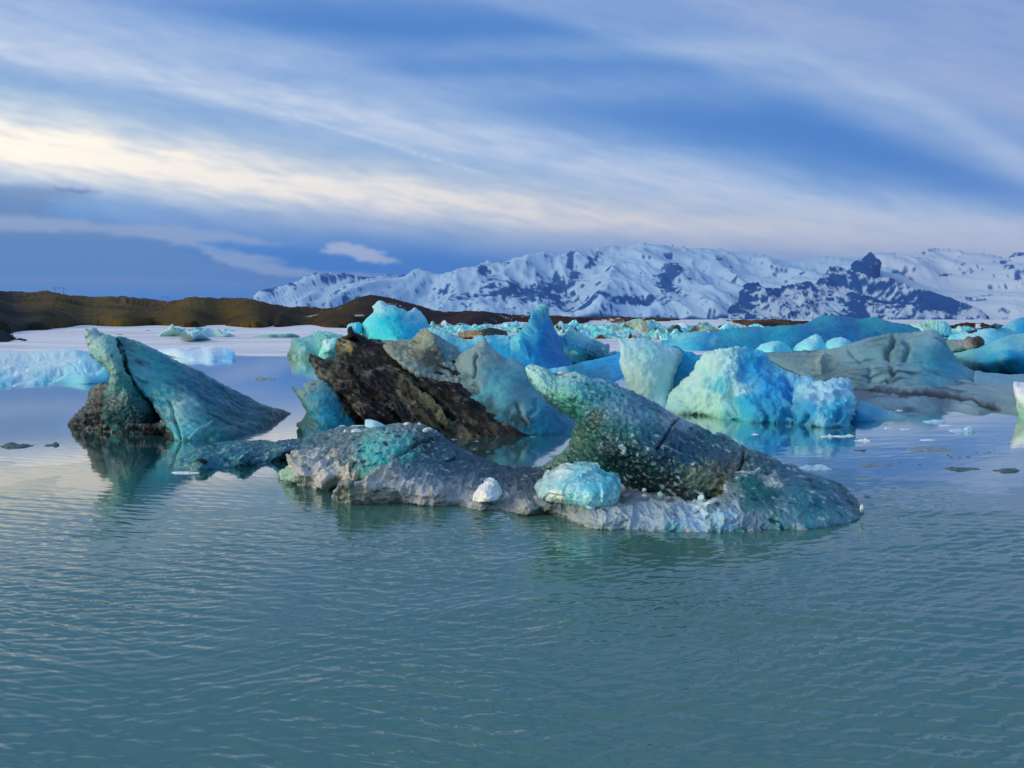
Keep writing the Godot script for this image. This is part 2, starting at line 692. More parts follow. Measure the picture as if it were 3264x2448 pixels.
const CLOUDS := [
	# [colour, strength, softness px, outline] in crop F
	[0x7488b4, 0.60, 18.0, [-400, 380, 0, 398, 110, 402, 210, 416, 120, 432, 100, 455, 130, 470, 210, 484, 290, 490, 420, 545, 560, 575, 700, 600, 850, 615, 600, 640, -400, 650]],
	[0xa2aed0, 0.8, 7.0, [-400, 440, 0, 462, 100, 470, 160, 474, 210, 486, 300, 484, 400, 490, 500, 503, 590, 522, 618, 532, 560, 530, 500, 522, 430, 524, 480, 540, 540, 548, 620, 566, 580, 568, 520, 560, 440, 540, 330, 515, 200, 500, 0, 500, -400, 490]],
	[0xa2aed0, 0.8, 6.0, [430, 540, 520, 556, 640, 578, 700, 588, 780, 592, 860, 598, 760, 602, 650, 600, 540, 586, 460, 562]],
	[0xbcc4e0, 0.95, 4.0, [690, 538, 715, 528, 750, 524, 790, 534, 830, 552, 862, 568, 830, 570, 790, 566, 750, 552, 715, 546]],
	[0x8f9bcd, 0.5, 9.0, [-400, 596, 0, 600, 250, 598, 500, 606, 620, 612, 500, 616, 200, 612, -400, 612]],
	[0x6f80bb, 0.8, 3.0, [110, 403, 150, 404, 215, 414, 180, 416, 130, 410]],
]


func sky_front(dir: Vector3, polys: Array, boxes: Array) -> Vector3:
	# where this direction meets the photograph's frame: only used to read the cloud bands off it
	var f := Vector3(0, -sp, -cp)
	var up := Vector3(0, cp, -sp)
	var z := dir.dot(f)
	var x := (1632.0 + dir.x / z * FOCAL) / 1.4756
	var y := (1224.0 - dir.dot(up) / z * FOCAL) / 1.4756
	var el := rad_to_deg(asin(clampf(dir.y, 0.0, 1.0)))
	var c := blue_at(el)
	c = c.lerp(sky_rgb(84, 128, 204), 0.8 * exp(-pow((y - (30.0 + (x - 640.0) * 0.235)) / 95.0, 2.0)) * clampf((x - 300.0) / 500.0, 0.0, 1.0))
	c = c.lerp(sky_rgb(128, 166, 222), 0.6 * band([[0, 190, 50, 50], [1000, 365, 50, 40], [2212, 520, 40, 40]], x, y))
	var along_x := x * 0.0016 + y * 0.0005
	var wob := ns.get_noise_2d(x * 0.003, (y - x * 0.2) * 0.006) * 14.0
	var streak := ns.get_noise_2d(along_x * 2.0, (y - x * 0.19) * 0.022) * 0.5 + ns.get_noise_2d(along_x * 5.0 + 9.0, (y - x * 0.21) * 0.06) * 0.5
	for b in BANDS:
		var t := clampf(x / 2212.0, 0.0, 1.0)
		var k := band(b[4], x, y + wob) * lerpf(b[2], b[3], t)
		k = clampf(k * (1.0 + 0.38 * streak), 0.0, 1.0)
		var c0: int = b[0]
		var c1: int = b[1]
		var c2 := sky_rgb(c0 >> 16, (c0 >> 8) & 255, c0 & 255).lerp(sky_rgb(c1 >> 16, (c1 >> 8) & 255, c1 & 255), t)
		if c0 == 0xfff3dc:
			c2 *= lerpf(1.13, 1.0, clampf(x / 1500.0, 0.0, 1.0))
		c = c.lerp(c2, k)
	# condensation trail
	var tr := along([[340, 170, 3, 3], [560, 230, 3, 3], [800, 300, 3, 3], [1070, 384, 3, 3]], x)
	if x > 300.0 and x < 1120.0:
		var e := smoothstep(300.0, 420.0, x) * (1.0 - smoothstep(960.0, 1120.0, x))
		var d := (y - tr.x + 2.5 * ns.get_noise_2d(x * 0.03, 5.0)) / (3.2 + 1.2 * ns.get_noise_2d(x * 0.08, 1.0))
		c = c.lerp(sky_rgb(208, 222, 242), 0.9 * e * exp(-d * d) * (0.75 + 0.6 * ns.get_noise_2d(x * 0.06, 77.0)))
	if y > 370.0:
		var pw := Vector2(x + 20.0 * ns.get_noise_2d(x * 0.012, y * 0.05) + 7.0 * ns.get_noise_2d(x * 0.05, y * 0.16), y + 6.0 * ns.get_noise_2d(x * 0.014, y * 0.04 + 50.0) + 2.0 * ns.get_noise_2d(x * 0.06, y * 0.2))
		for i in polys.size():
			var pg: PackedVector2Array = polys[i]
			var soft: float = CLOUDS[i][2]
			var best := 1e9
			if not (boxes[i] as Rect2).has_point(pw):
				continue
			for q in pg.size():
				best = minf(best, pw.distance_squared_to(Geometry2D.get_closest_point_to_segment(pw, pg[q], pg[(q + 1) % pg.size()])))
			best = sqrt(best)
			if not Geometry2D.is_point_in_polygon(pw, pg):
				best = -best
			var k := smoothstep(-soft, soft, best) * float(CLOUDS[i][1])
			if k > 0.0:
				var h: int = CLOUDS[i][0]
				c = c.lerp(sky_rgb(h >> 16, (h >> 8) & 255, h & 255), k)
	return c


func make_sky() -> Image:
	var W := 2560
	var H := 1280
	var lw := 512
	var lh := 256
	var low := []
	low.resize(lh / 2 + 8)
	var id := WorkerThreadPool.add_group_task(func(j: int):
		var el := maxf(PI / 2 - (j + 0.5) / lh * PI, 0.0)
		var row := PackedColorArray()
		for i in lw:
			var az := (i + 0.5) / lw * TAU - PI
			var c := sky_unseen(Vector3(sin(az) * cos(el), sin(el), -cos(az) * cos(el)))
			row.append(Color(c.x, c.y, c.z))
		low[j] = row, low.size())
	WorkerThreadPool.wait_for_group_task_completion(id)
	var far := Image.create(lw, lh, false, Image.FORMAT_RGBAF)
	far.fill(Color(0.35, 0.45, 0.55))
	for j in low.size():
		var row: PackedColorArray = low[j]
		for i in lw:
			far.set_pixel(i, j, row[i])
	far.resize(W, H, Image.INTERPOLATE_CUBIC)
	var polys := []
	var boxes := []
	for c in CLOUDS:
		var pg := PackedVector2Array()
		for i in range(0, c[3].size(), 2):
			pg.append(Vector2(c[3][i], c[3][i + 1]))
		polys.append(pg)
		var r := Rect2(pg[0], Vector2.ZERO)
		for q in pg:
			r = r.expand(q)
		boxes.append(r.grow(float(c[2]) + 1.0))
	var hx := deg_to_rad(44.0)
	var i0 := int((PI - hx) / TAU * W)
	var i1 := int((PI + hx) / TAU * W)
	var j0 := int(H * 0.5 - H * 32.0 / 180.0)
	var rows := []
	rows.resize(H / 2 + 2 - j0)
	id = WorkerThreadPool.add_group_task(func(q: int):
		var el := maxf(PI / 2 - (q + j0 + 0.5) / H * PI, 0.0)
		var row := PackedColorArray()
		for i in range(i0, i1 + 1):
			var az := (i + 0.5) / W * TAU - PI
			var k := (1.0 - smoothstep(35.0, 44.0, rad_to_deg(absf(az)))) * (1.0 - smoothstep(23.0, 31.0, rad_to_deg(el)))
			var c := Vector3.ZERO
			if k > 0.0:
				c = sky_front(Vector3(sin(az) * cos(el), sin(el), -cos(az) * cos(el)), polys, boxes)
			row.append(Color(c.x, c.y, c.z, k))
		rows[q] = row, rows.size())
	WorkerThreadPool.wait_for_group_task_completion(id)
	for q in rows.size():
		var row: PackedColorArray = rows[q]
		for i in range(i0, i1 + 1):
			var c := row[i - i0]
			if c.a > 0.0:
				var f := far.get_pixel(i, q + j0)
				far.set_pixel(i, q + j0, Color(lerpf(f.r, c.r, c.a), lerpf(f.g, c.g, c.a), lerpf(f.b, c.b, c.a)))
	var lin := Image.create(W, H, false, Image.FORMAT_RGBAF)      # linear light
	lin.fill(Color(0.1, 0.17, 0.26))
	for j in H / 2 + 2:
		for i in W:
			lin.set_pixel(i, j, far.get_pixel(i, j).srgb_to_linear())
	var out := Image.create(W, H, false, Image.FORMAT_RGBAF)      # the panorama begins straight ahead
	out.blit_rect(lin, Rect2i(W / 2, 0, W / 2, H), Vector2i(0, 0))
	out.blit_rect(lin, Rect2i(0, 0, W / 2, H), Vector2i(W / 2, 0))
	return out


# ---------------------------------------------------------------- materials
func noise_tex(sd: int, freq: float, kind: int, oct := 4, size := 512) -> NoiseTexture2D:
	var n := FastNoiseLite.new()
	n.seed = sd
	n.noise_type = kind as FastNoiseLite.NoiseType
	n.frequency = freq
	n.fractal_octaves = oct
	if kind == FastNoiseLite.TYPE_CELLULAR:
		n.cellular_return_type = FastNoiseLite.RETURN_DISTANCE
	var t := NoiseTexture2D.new()
	t.width = size
	t.height = size
	t.seamless = true
	t.noise = n
	return t


func mat(called: String, rough: float, spec: float, bump: Texture2D = null, cm := 0.0, scale := 1.0, coat := 0.0, sss := 0.0) -> StandardMaterial3D:
	var m := StandardMaterial3D.new()
	m.resource_name = called
	m.vertex_color_use_as_albedo = true
	m.vertex_color_is_srgb = true
	m.roughness = rough
	m.metallic_specular = spec
	if bump:
		m.heightmap_enabled = true
		m.heightmap_texture = bump
		m.heightmap_scale = cm
		m.uv1_triplanar = true
		m.uv1_world_triplanar = true
		m.uv1_scale = Vector3.ONE * scale
	if coat > 0.0:
		m.clearcoat_enabled = true
		m.clearcoat = coat
		m.clearcoat_roughness = 0.12
	if sss > 0.0:
		m.subsurf_scatter_enabled = true
		m.subsurf_scatter_strength = sss
	M[called] = m
	return m


func plain(called: String, c: Color, rough: float, spec := 0.5) -> StandardMaterial3D:
	var m := StandardMaterial3D.new()
	m.resource_name = called
	m.albedo_color = c.linear_to_srgb()
	m.roughness = rough
	m.metallic_specular = spec
	M[called] = m
	return m


func _ready() -> void:
	var t0 := Time.get_ticks_msec()
	for n in [ns, nr, nc, nf]:
		n.seed = 11
		n.frequency = 1.0
	ns.noise_type = FastNoiseLite.TYPE_SIMPLEX_SMOOTH
	ns.fractal_octaves = 3
	nr.noise_type = FastNoiseLite.TYPE_SIMPLEX_SMOOTH
	nr.fractal_type = FastNoiseLite.FRACTAL_RIDGED
	nr.fractal_octaves = 3
	nc.noise_type = FastNoiseLite.TYPE_CELLULAR
	nc.cellular_return_type = FastNoiseLite.RETURN_DISTANCE
	nc.fractal_type = FastNoiseLite.FRACTAL_NONE
	nf.noise_type = FastNoiseLite.TYPE_CELLULAR
	nf.cellular_return_type = FastNoiseLite.RETURN_CELL_VALUE
	nf.fractal_type = FastNoiseLite.FRACTAL_NONE

	# camera
	var cam := Camera3D.new()
	cam.name = "camera"
	cam.fov = rad_to_deg(2.0 * atan(1224.0 / FOCAL))
	cam.position = Vector3(0, EYE, 0)
	cam.rotation.x = -pitch
	cam.near = 0.1
	cam.far = 90000.0
	add_child(cam)
	cam.current = true
	# sky and exposure
	var env := Environment.new()
	env.background_mode = Environment.BG_SKY
	var sky := Sky.new()
	var pan := PanoramaSkyMaterial.new()
	pan.panorama = ImageTexture.create_from_image(make_sky())
	sky.sky_material = pan
	env.sky = sky
	env.background_energy_multiplier = 0.72
	env.tonemap_mode = Environment.TONE_MAPPER_LINEAR
	env.tonemap_exposure = 1.4
	# blue air over the kilometres to the mountains
	env.fog_enabled = true
	env.fog_density = 0.000022
	env.fog_light_color = Color(0.55, 0.70, 1.0)
	env.sdfgi_enabled = true
	env.ssao_enabled = true
	env.ssil_enabled = true
	var we := WorldEnvironment.new()
	we.name = "world"
	we.environment = env
	add_child(we)
	# sun: low on the left behind thin cloud
	var sun := DirectionalLight3D.new()
	sun.name = "sun"
	sun.light_energy = 0.5
	sun.light_angular_distance = 30.0
	sun.light_color = Color(1.0, 0.94, 0.85)
	sun.shadow_enabled = true
	add_child(sun)
	sun.look_at_from_position(Vector3.ZERO, -SUN)
	print("sky ", Time.get_ticks_msec() - t0)

	# materials
	var fine := noise_tex(3, 0.02, FastNoiseLite.TYPE_SIMPLEX_SMOOTH, 5)
	var cells := noise_tex(5, 0.03, FastNoiseLite.TYPE_CELLULAR, 2)
	mat("ice_smooth", 0.48, 0.38, fine, 1.0, 0.5)
	mat("ice_wet", 0.36, 0.38, cells, 1.2, 1.1)
	mat("ice_scallop", 0.36, 0.38, cells, 4.0, 0.75, 0.2)
	mat("ice_frost", 0.5, 0.36, cells, 4.0, 0.75)
	mat("ice_rough", 0.6, 0.32, cells, 1.6, 0.8)
	mat("ice_white", 0.6, 0.32, fine, 1.6, 0.6, 0.0, 0.3)
	mat("ice_clear", 0.16, 0.5, fine, 1.2, 2.2, 0.4, 0.6)
	mat("dirt_ice", 0.6, 0.36, cells, 1.6, 0.9)
	mat("snow", 0.7, 0.3, fine, 1.5, 2.5, 0.0, 0.3)
	mat("mountain", 0.9, 0.15)
	mat("moraine", 0.95, 0.2)
	mat("far_ice", 0.45, 0.4)
	water()
	mountains()
	print("land ", Time.get_ticks_msec() - t0)
	bergs_far()
	bergs_mid()
	print("mid ", Time.get_ticks_msec() - t0)
	bergs_near()
	print("near ", Time.get_ticks_msec() - t0)
	bits()
	run_jobs()
	print("all ", Time.get_ticks_msec() - t0)


# ---------------------------------------------------------------- water
func water() -> void:
	var w := plain("water_near", Color(0.056, 0.162, 0.128), 0.06, 0.7)
	var wc := plain("water_calm", Color(0.016, 0.088, 0.088), 0.07, 1.0)
	wc.clearcoat_enabled = true
	wc.clearcoat = 1.0
	wc.clearcoat_roughness = 0.06
	mat("skim_ice", 0.42, 0.5)
	var wm := plain("water_between", Color(0.036, 0.125, 0.100), 0.065, 0.8)
	wm.clearcoat_enabled = true
	wm.clearcoat = 0.4
	wm.clearcoat_roughness = 0.06
	var rg := RandomNumberGenerator.new()
	rg.seed = 4
	var wk := PackedFloat32Array()
	var wx := PackedFloat32Array()
	var wz := PackedFloat32Array()
	var wp := PackedFloat32Array()
	var wa := PackedFloat32Array()
	var wg := PackedInt32Array()
	for i in 32:
		var lam: float = 0.085 * pow(1.135, i % 13) * rg.randf_range(0.9, 1.1)
		if i >= 26:
			lam = 0.55 * pow(1.3, i - 26)
		var set2 := i >= 13
		var ang: float = (deg_to_rad(68.0) if set2 else deg_to_rad(112.0)) + rg.randfn() * 0.30
		var k := TAU / lam
		wk.append(lam)
		wx.append(cos(ang) * k)
		wz.append(sin(ang) * k)
		wp.append(rg.randf() * TAU)
		wa.append((0.052 if i < 26 else 0.018) / k * pow(lam / 0.085, 0.15))
		wg.append(1 if set2 else 0)
	var root := Node3D.new()
	root.name = "water"
	root.set_meta("kind", "structure")
	root.set_meta("label", "milky teal lagoon water, rippled in the foreground")
	add_child(root)
	# rippled and calm water in front, in a fan of rows
	var dep := PackedFloat32Array()
	var d := 5.2
	while d < 84.0:
		dep.append(d)
		d += maxf(0.014, d * d / 2607.0 / 1.1)
	var nx := 640
	var v := PackedVector3Array()
	var nor := PackedVector3Array()
	for j in dep.size():
		var z := -dep[j]
		var gap: float = dep[j] * dep[j] / 2607.0 / 1.1
		for i in nx + 1:
			var x: float = (float(i) / nx - 0.5) * (1.52 * dep[j] + 9.0)
			var gust := ns.get_noise_2d(x * 0.09, z * 0.05)
			var a := 1.0 - smoothstep(10.0, 19.5, dep[j] + 3.5 * gust - 0.10 * absf(x))
			a = 0.10 + 0.90 * a
			a *= clampf(0.8 + 0.9 * ns.get_noise_2d(x * 0.22 + 30.0, z * 0.16) + 0.4 * ns.get_noise_2d(x * 0.8, z * 0.6), 0.25, 1.6)
			var lr := clampf(0.5 + 0.10 * x + 0.8 * ns.get_noise_2d(x * 0.2, z * 0.2 + 9.0), 0.1, 0.9)
			var y := 0.0
			var gx := 0.0
			var gz := 0.0
			var ux := x + 0.05 * ns.get_noise_2d(x * 1.3, z * 1.3)
			var uz := z + 0.05 * ns.get_noise_2d(x * 1.3 + 7.0, z * 1.3)
			for q in wk.size():
				var f := wk[q] / (gap * 2.2)
				if f < 0.6:
					continue
				var am: float = wa[q] * a * (lr if wg[q] == 1 else 1.0 - lr) * minf(1.0, f)
				var ph := wx[q] * ux + wz[q] * uz + wp[q]
				var s := sin(ph)
				y += am * s
				var c := cos(ph) * am
				gx += c * wx[q]
				gz += c * wz[q]
			v.append(Vector3(x, y, z))
			nor.append(Vector3(-gx, 1.0, -gz).normalized())
	var tri := PackedInt32Array()
	var tri2 := PackedInt32Array()
	var tri3 := PackedInt32Array()
	for j in dep.size() - 1:
		for i in nx:
			var a := j * (nx + 1) + i
			var p := v[a]
			var q := [a, a + nx + 1, a + nx + 2, a, a + nx + 2, a + 1]
			var e := dep[j] + 4.0 * ns.get_noise_2d(p.x * 0.12, p.z * 0.05) + 2.0 * ns.get_noise_2d(p.x * 0.5, p.z * 0.4)
			if e < 17.5:
				tri.append_array(q)
			elif e < 21.0:
				tri3.append_array(q)
			else:
				tri2.append_array(q)
	inst(root, "rippled_water", commit(v, nor, PackedColorArray(), tri), M.water_near)
	inst(root, "smoothing_water", commit(v, nor, PackedColorArray(), tri3), M.water_between)
	inst(root, "calm_water", commit(v, nor, PackedColorArray(), tri2), M.water_calm)
	print("water verts ", v.size())
	# pale skim ice beyond, with greyer wet lanes
	var last: float = dep[dep.size() - 1]
	v = PackedVector3Array()
	nor = PackedVector3Array()
	tri = PackedInt32Array()
	var col := PackedColorArray()
	var rows := 90
	var cols := 160
	for j in rows + 1:
		var z: float = last * pow(1400.0 / last, float(j) / rows)
		for i in cols + 1:
			var x: float = (float(i) / cols - 0.5) * (1.52 * z + 9.0 if j == 0 else 1.9 * z)
			v.append(Vector3(x, 0, -z))
			nor.append(Vector3.UP)
			var k := clampf(0.68 + 1.5 * ns.get_noise_2d(x / z * 3.0, log(z) * 14.0), 0.0, 1.0)
			col.append(store(Color(0.60, 0.59, 0.60).lerp(Color(0.92, 0.88, 0.86), k)))
	for j in rows:
		for i in cols:
			var a := j * (cols + 1) + i
			tri.append_array([a, a + cols + 1, a + cols + 2, a, a + cols + 2, a + 1])
	inst(root, "skim_ice", commit(v, nor, col, tri), M.skim_ice)
	# open water to the sides and behind
	v = PackedVector3Array([Vector3(-0.76 * last - 4.5, 0, -last), Vector3(0.76 * last + 4.5, 0, -last), Vector3(3000, 0, -last), Vector3(-3000, 0, -last), Vector3(0.76 * 5.2 + 4.5, 0, -5.2), Vector3(-0.76 * 5.2 - 4.5, 0, -5.2), Vector3(3000, 0, 40), Vector3(-3000, 0, 40)])
	var up := PackedVector3Array()
	for i in 8:
		up.append(Vector3.UP)
	inst(root, "side_water", commit(v, up, PackedColorArray(), PackedInt32Array([1, 2, 6, 1, 6, 4, 0, 7, 3, 0, 5, 7, 5, 4, 6, 5, 6, 7])), M.water_calm)


# ---------------------------------------------------------------- mountains and moraines
func mountains() -> void:
	var poly := pts("R8", [20, 420, 40, 370, 80, 345, 180, 330, 260, 310, 330, 285, 390, 270, 480, 262, 560, 258, 640, 258, 720, 250, 800, 245, 900, 240, 960, 235, 1030, 230, 1045, 240, 1100, 230, 1200, 205, 1350, 185, 1500, 150, 1560, 135, 1700, 130, 1800, 120, 1880, 115, 1930, 100, 2000, 90, 2060, 75, 2120, 70, 2180, 76])
	poly.append_array(pts("Q1", [0, 80, 30, 65, 80, 50, 150, 45, 230, 55, 300, 62, 400, 75, 500, 88, 560, 105, 650, 112, 800, 130, 900, 150, 1000, 145, 1150, 140, 1300, 125, 1500, 120, 1560, 520, 600, 520, 0, 520]))
	poly.append_array(pts("R8", [2000, 540, 1000, 540, 20, 480]))
	var o := {"dim": 0.95, "tint": Vector3(-3, 0, -6), "poly": poly, "step": 4.0, "jag": 2.0, "curve": 0.3, "edge": 40.0, "round": 500.0, "back": Vector3(0, -200, -6000), "rock": true, "cut": 0.46,
		"ctrl": [["P", "D", [830, 1015, 9000, 1300, 1015, 9000, 1800, 1015, 9000, 2300, 1020, 9500, 2900, 1020, 10000, 830, 945, 12500, 1000, 900, 14000, 1350, 880, 15500, 1600, 930, 11500, 1700, 825, 18000, 1970, 790, 20000, 2080, 780, 20000, 2160, 860, 14500, 2150, 960, 11500, 1950, 960, 10800, 2300, 800, 20000, 2330, 930, 13500, 2500, 830, 19000, 2800, 820, 19000, 1400, 1000, 9500]]],
		"zs": 0.1, "noise": [[1, 0.0005, 220.0], [0, 0.0014, 80.0], [1, 0.0034, 26.0]], "base": 0xa8c0e6, "gcol": 0x35507f, "warp": 10.0, "mott": 0.10, "mfreq": 0.0012,  # gcol: far rock painted in the blue of haze
		"spots": [[850, 945, 30, 0, 14, 1.0], [905, 930, 50, 0, 12, 0.8], [1000, 900, 70, 0, 12, 0.75], [1120, 890, 60, 0, 10, 0.6], [1190, 886, 70, 0, 9, 0.7], [1300, 880, 70, 0, 6, 0.9], [1080, 960, 60, 0, 25, 0.35],
			[1540, 886, 24, 0, 14, 1.0], [1480, 876, 30, 0, 7, 0.7], [1610, 862, 25, 0, 5, 0.7], [1650, 930, 130, 0, 30, 0.42], [1700, 940, 90, 0, 22, 0.5], [1780, 905, 50, 0, 14, 0.95], [1820, 845, 12, 0, 26, 1.0], [1835, 875, 18, 0, 14, 0.9], [1880, 848, 14, 0, 16, 1.0], [1905, 825, 9, 0, 14, 0.9], [1770, 880, 14, 0, 12, 0.9], [1600, 965, 100, 0, 18, 0.5], [1450, 985, 110, 0, 18, 0.5], [1850, 990, 110, 0, 14, 0.6], [2050, 985, 60, 0, 8, 0.7], [1750, 960, 60, 0, 30, 0.4],
			[2145, 875, 24, 0, 12, 1.0], [2120, 895, 40, 0, 14, 0.8], [2130, 925, 30, 0, 30, 0.85], [2120, 955, 24, 0, 18, 0.8], [2020, 985, 45, 0, 10, 1.0], [2160, 840, 10, 0, 10, 0.6], [2130, 815, 14, 0, 5, 0.5], [2050, 990, 120, 0, 10, 0.4]]}
	setting("snow_mountain", o, "mountain", "broad snow-covered mountain with glacier and dark rock outcrops")
	# far right snow peaks
	poly = pts("Q1", [1300, 330, 1340, 140, 1420, 125, 1500, 120, 1560, 105, 1640, 85, 1700, 77, 1770, 100, 1900, 112, 2000, 118, 2080, 138, 2130, 140, 2170, 115, 2212, 110, 2320, 95, 2320, 540, 1300, 540])
	o = {"dim": 0.95, "tint": Vector3(-3, 0, -6), "poly": poly, "step": 4.0, "jag": 2.0, "curve": 0.3, "edge": 30.0, "round": 400.0, "back": Vector3(0, -200, -5000), "rock": true, "cut": 0.56,
		"ctrl": [["Q1", "D", [1300, 520, 9500, 1800, 520, 9500, 2300, 520, 9500, 1400, 140, 16000, 1700, 90, 17000, 2000, 130, 16000, 2300, 110, 15000, 1800, 250, 14500, 2100, 280, 12500, 1900, 400, 11000, 2250, 380, 10500]]],
		"zs": 0.1, "noise": [[1, 0.0006, 170.0], [0, 0.0018, 60.0], [1, 0.0042, 18.0]], "base": 0xb4c2e2, "gcol": 0x3a5282, "warp": 10.0, "mott": 0.08, "mfreq": 0.0015,  # haze blue mixed into the rock colour here too
		"spots": [[2955, 803, 26, 0, 4, 0.8], [2935, 820, 16, 0, 4, 0.8], [2870, 868, 14, 0, 10, 0.9], [2900, 878, 20, 0, 8, 0.7], [3200, 850, 20, 0, 12, 1.0], [3225, 870, 16, 0, 10, 0.9], [3250, 825, 16, 0, 8, 1.0], [3090, 875, 100, 0, 6, 0.5], [3020, 885, 30, 0, 10, 0.5], [3250, 890, 20, 0, 14, 0.8], [3150, 950, 90, 0, 20, 0.25], [3100, 960, 30, 0, 14, 0.6]]}
	setting("snow_peak", o, "mountain", "pale snow peaks behind the dark ribbed mountain")
	# dark ribbed mountain before the glacier
	poly = pts("Q1", [500, 500, 520, 465, 560, 420, 620, 360, 660, 310, 700, 270, 730, 264, 760, 295, 850, 305, 920, 302, 1000, 295, 1050, 270, 1080, 240, 1130, 208, 1190, 210, 1240, 225, 1268, 215, 1275, 160, 1310, 125, 1350, 107, 1400, 140, 1418, 165, 1385, 190, 1365, 250, 1450, 262, 1520, 295, 1600, 330, 1720, 350, 1800, 365, 1880, 420, 1980, 480, 2000, 530, 1200, 540, 500, 530])
	o = {"dim": 0.95, "tint": Vector3(-4, 3, -6), "poly": poly, "step": 3.5, "jag": 3.0, "curve": 0.2, "edge": 18.0, "round": 200.0, "back": Vector3(0, -150, -2500), "rock": true, "cut": 0.34,
		"ctrl": [["Q1", "D", [500, 500, 8800, 800, 520, 8600, 1200, 530, 8500, 1700, 530, 8600, 2000, 520, 8800, 700, 280, 10500, 1000, 300, 11000, 1200, 220, 12000, 1340, 120, 12800, 1300, 330, 10300, 1280, 430, 9200, 1000, 420, 9700, 1600, 350, 10500, 1500, 440, 9400, 1850, 400, 10200]]],
		"zs": 0.1, "noise": [[1, 0.0009, 150.0], [0, 0.003, 70.0], [1, 0.006, 34.0]], "base": 0xa8b4d8, "gcol": 0x2f4674, "warp": 9.0, "mott": 0.12, "mfreq": 0.002,  # rock tone holds the blue of the hazy air before it
		"spots": [[2410, 912, 26, 0, 14, 1.0], [2440, 926, 50, 0, 10, 0.9], [2530, 932, 70, 0, 7, 0.9], [2620, 905, 24, 0, 6, 0.9], [2670, 895, 44, 0, 8, 1.0], [2665, 872, 20, 0, 9, 0.6], [2775, 830, 26, 0, 18, 1.0], [2750, 870, 24, 0, 16, 1.0], [2775, 885, 20, 0, 10, 0.8], [2370, 960, 26, 0, 40, 0.55], [2340, 990, 30, 0, 20, 0.6], [2720, 945, 26, 0, 22, 0.95], [2780, 955, 50, 0, 20, 0.7], [2860, 960, 60, 0, 18, 0.6], [2980, 975, 60, 0, 18, 1.2], [3000, 1000, 70, 0, 18, 0.9], [2730, 1000, 40, 0, 20, 0.7], [2880, 1005, 80, 0, 14, 0.6], [2620, 960, 60, 0, 20, 0.25], [3060, 960, 40, 0, 12, 0.7], [2830, 910, 60, 0, 8, 0.5]]}
	setting("rocky_mountain", o, "mountain", "dark ribbed rock mountain streaked with snow beside the glacier")
	# brown moraines
	poly = pts("R1", [-60, 70, 60, 66, 150, 65, 200, 75, 320, 63, 380, 72, 500, 95, 700, 108, 860, 112, 900, 102, 960, 115, 1100, 120, 1240, 140, 1330, 130, 1390, 110, 1540, 112, 1600, 120, 1700, 115, 1810, 116, 1960, 152, 2100, 175, 2212, 183, 2330, 190, 2600, 240, 2600, 335])
	poly.append_array(pts("R1", [2212, 332, 1700, 337, 1400, 332, 1100, 327, 900, 327, 740, 322, 500, 322, 300, 352, 100, 372, -60, 380], 4.0))
	o = {"dim": 1.0, "tint": Vector3(-2, 0, 2), "poly": poly, "step": 3.0, "jag": 2.0, "curve": 0.4, "edge": 14.0, "round": 30.0, "back": Vector3(0, -6, -300), "base": 0x423a2c,
		"ctrl": [["R1", "W", [-40, 385, 300, 352, 500, 322, 900, 327, 1400, 332, 1900, 336, 2400, 334]], ["R1", "D", [0, 75, 900, 430, 85, 900, 900, 108, 1200, 1210, 138, 1400, 1500, 115, 1000, 1900, 140, 900, 2300, 190, 1000, 100, 210, 420, 600, 200, 560, 1100, 230, 600, 1600, 240, 560, 2000, 270, 500]]],
		"zs": 0.15, "noise": [[0, 0.012, 5.0], [1, 0.02, 1.2]], "warp": 26.0, "mott": 0.6, "mfreq": 0.12,
		"spots": [[80, 1000, 90, 0x2f3238], [300, 1025, 70, 0x3a3c3e], [560, 1030, 90, 0x2e2f30], [760, 1032, 120, 0x2b2826], [150, 940, 80, 0x5a4c30], [350, 970, 90, 0x5c4e34], [560, 985, 90, 0x6a5a36], [760, 1000, 90, 0x655430], [500, 955, 70, 0x4e3f2c], [250, 955, 60, 0x54462c], [900, 985, 60, 0x4a3a2a]],
		"dirt": [[0.05, 0.1, 0.5, 0x352f28, 0.15, 3.0], [0.03, 0.25, 0.5, 0x5a4e30, 0.1, 3.0]]}
	single("moraine_hill", "long low brown grassy hill with dark gravel foot behind the lagoon", "hill", "moraine", o, spot_at(400, 1040, 380) * Vector3(1, 0, 1)).set_meta("kind", "structure")
	poly = pts("R2", [60, 230, 170, 186, 310, 180, 400, 190, 480, 180, 560, 150, 640, 115, 720, 95, 780, 94, 860, 113, 960, 140, 1080, 170, 1200, 205, 1260, 215, 1350, 215, 1440, 208, 1500, 214, 1600, 212, 1700, 225, 1800, 240, 1900, 246, 2060, 250, 2150, 246, 2212, 258, 2400, 265, 2400, 330])
	poly.append_array(pts("R2", [2000, 330, 1500, 330, 1000, 332, 500, 330, 60, 332], 4.0))
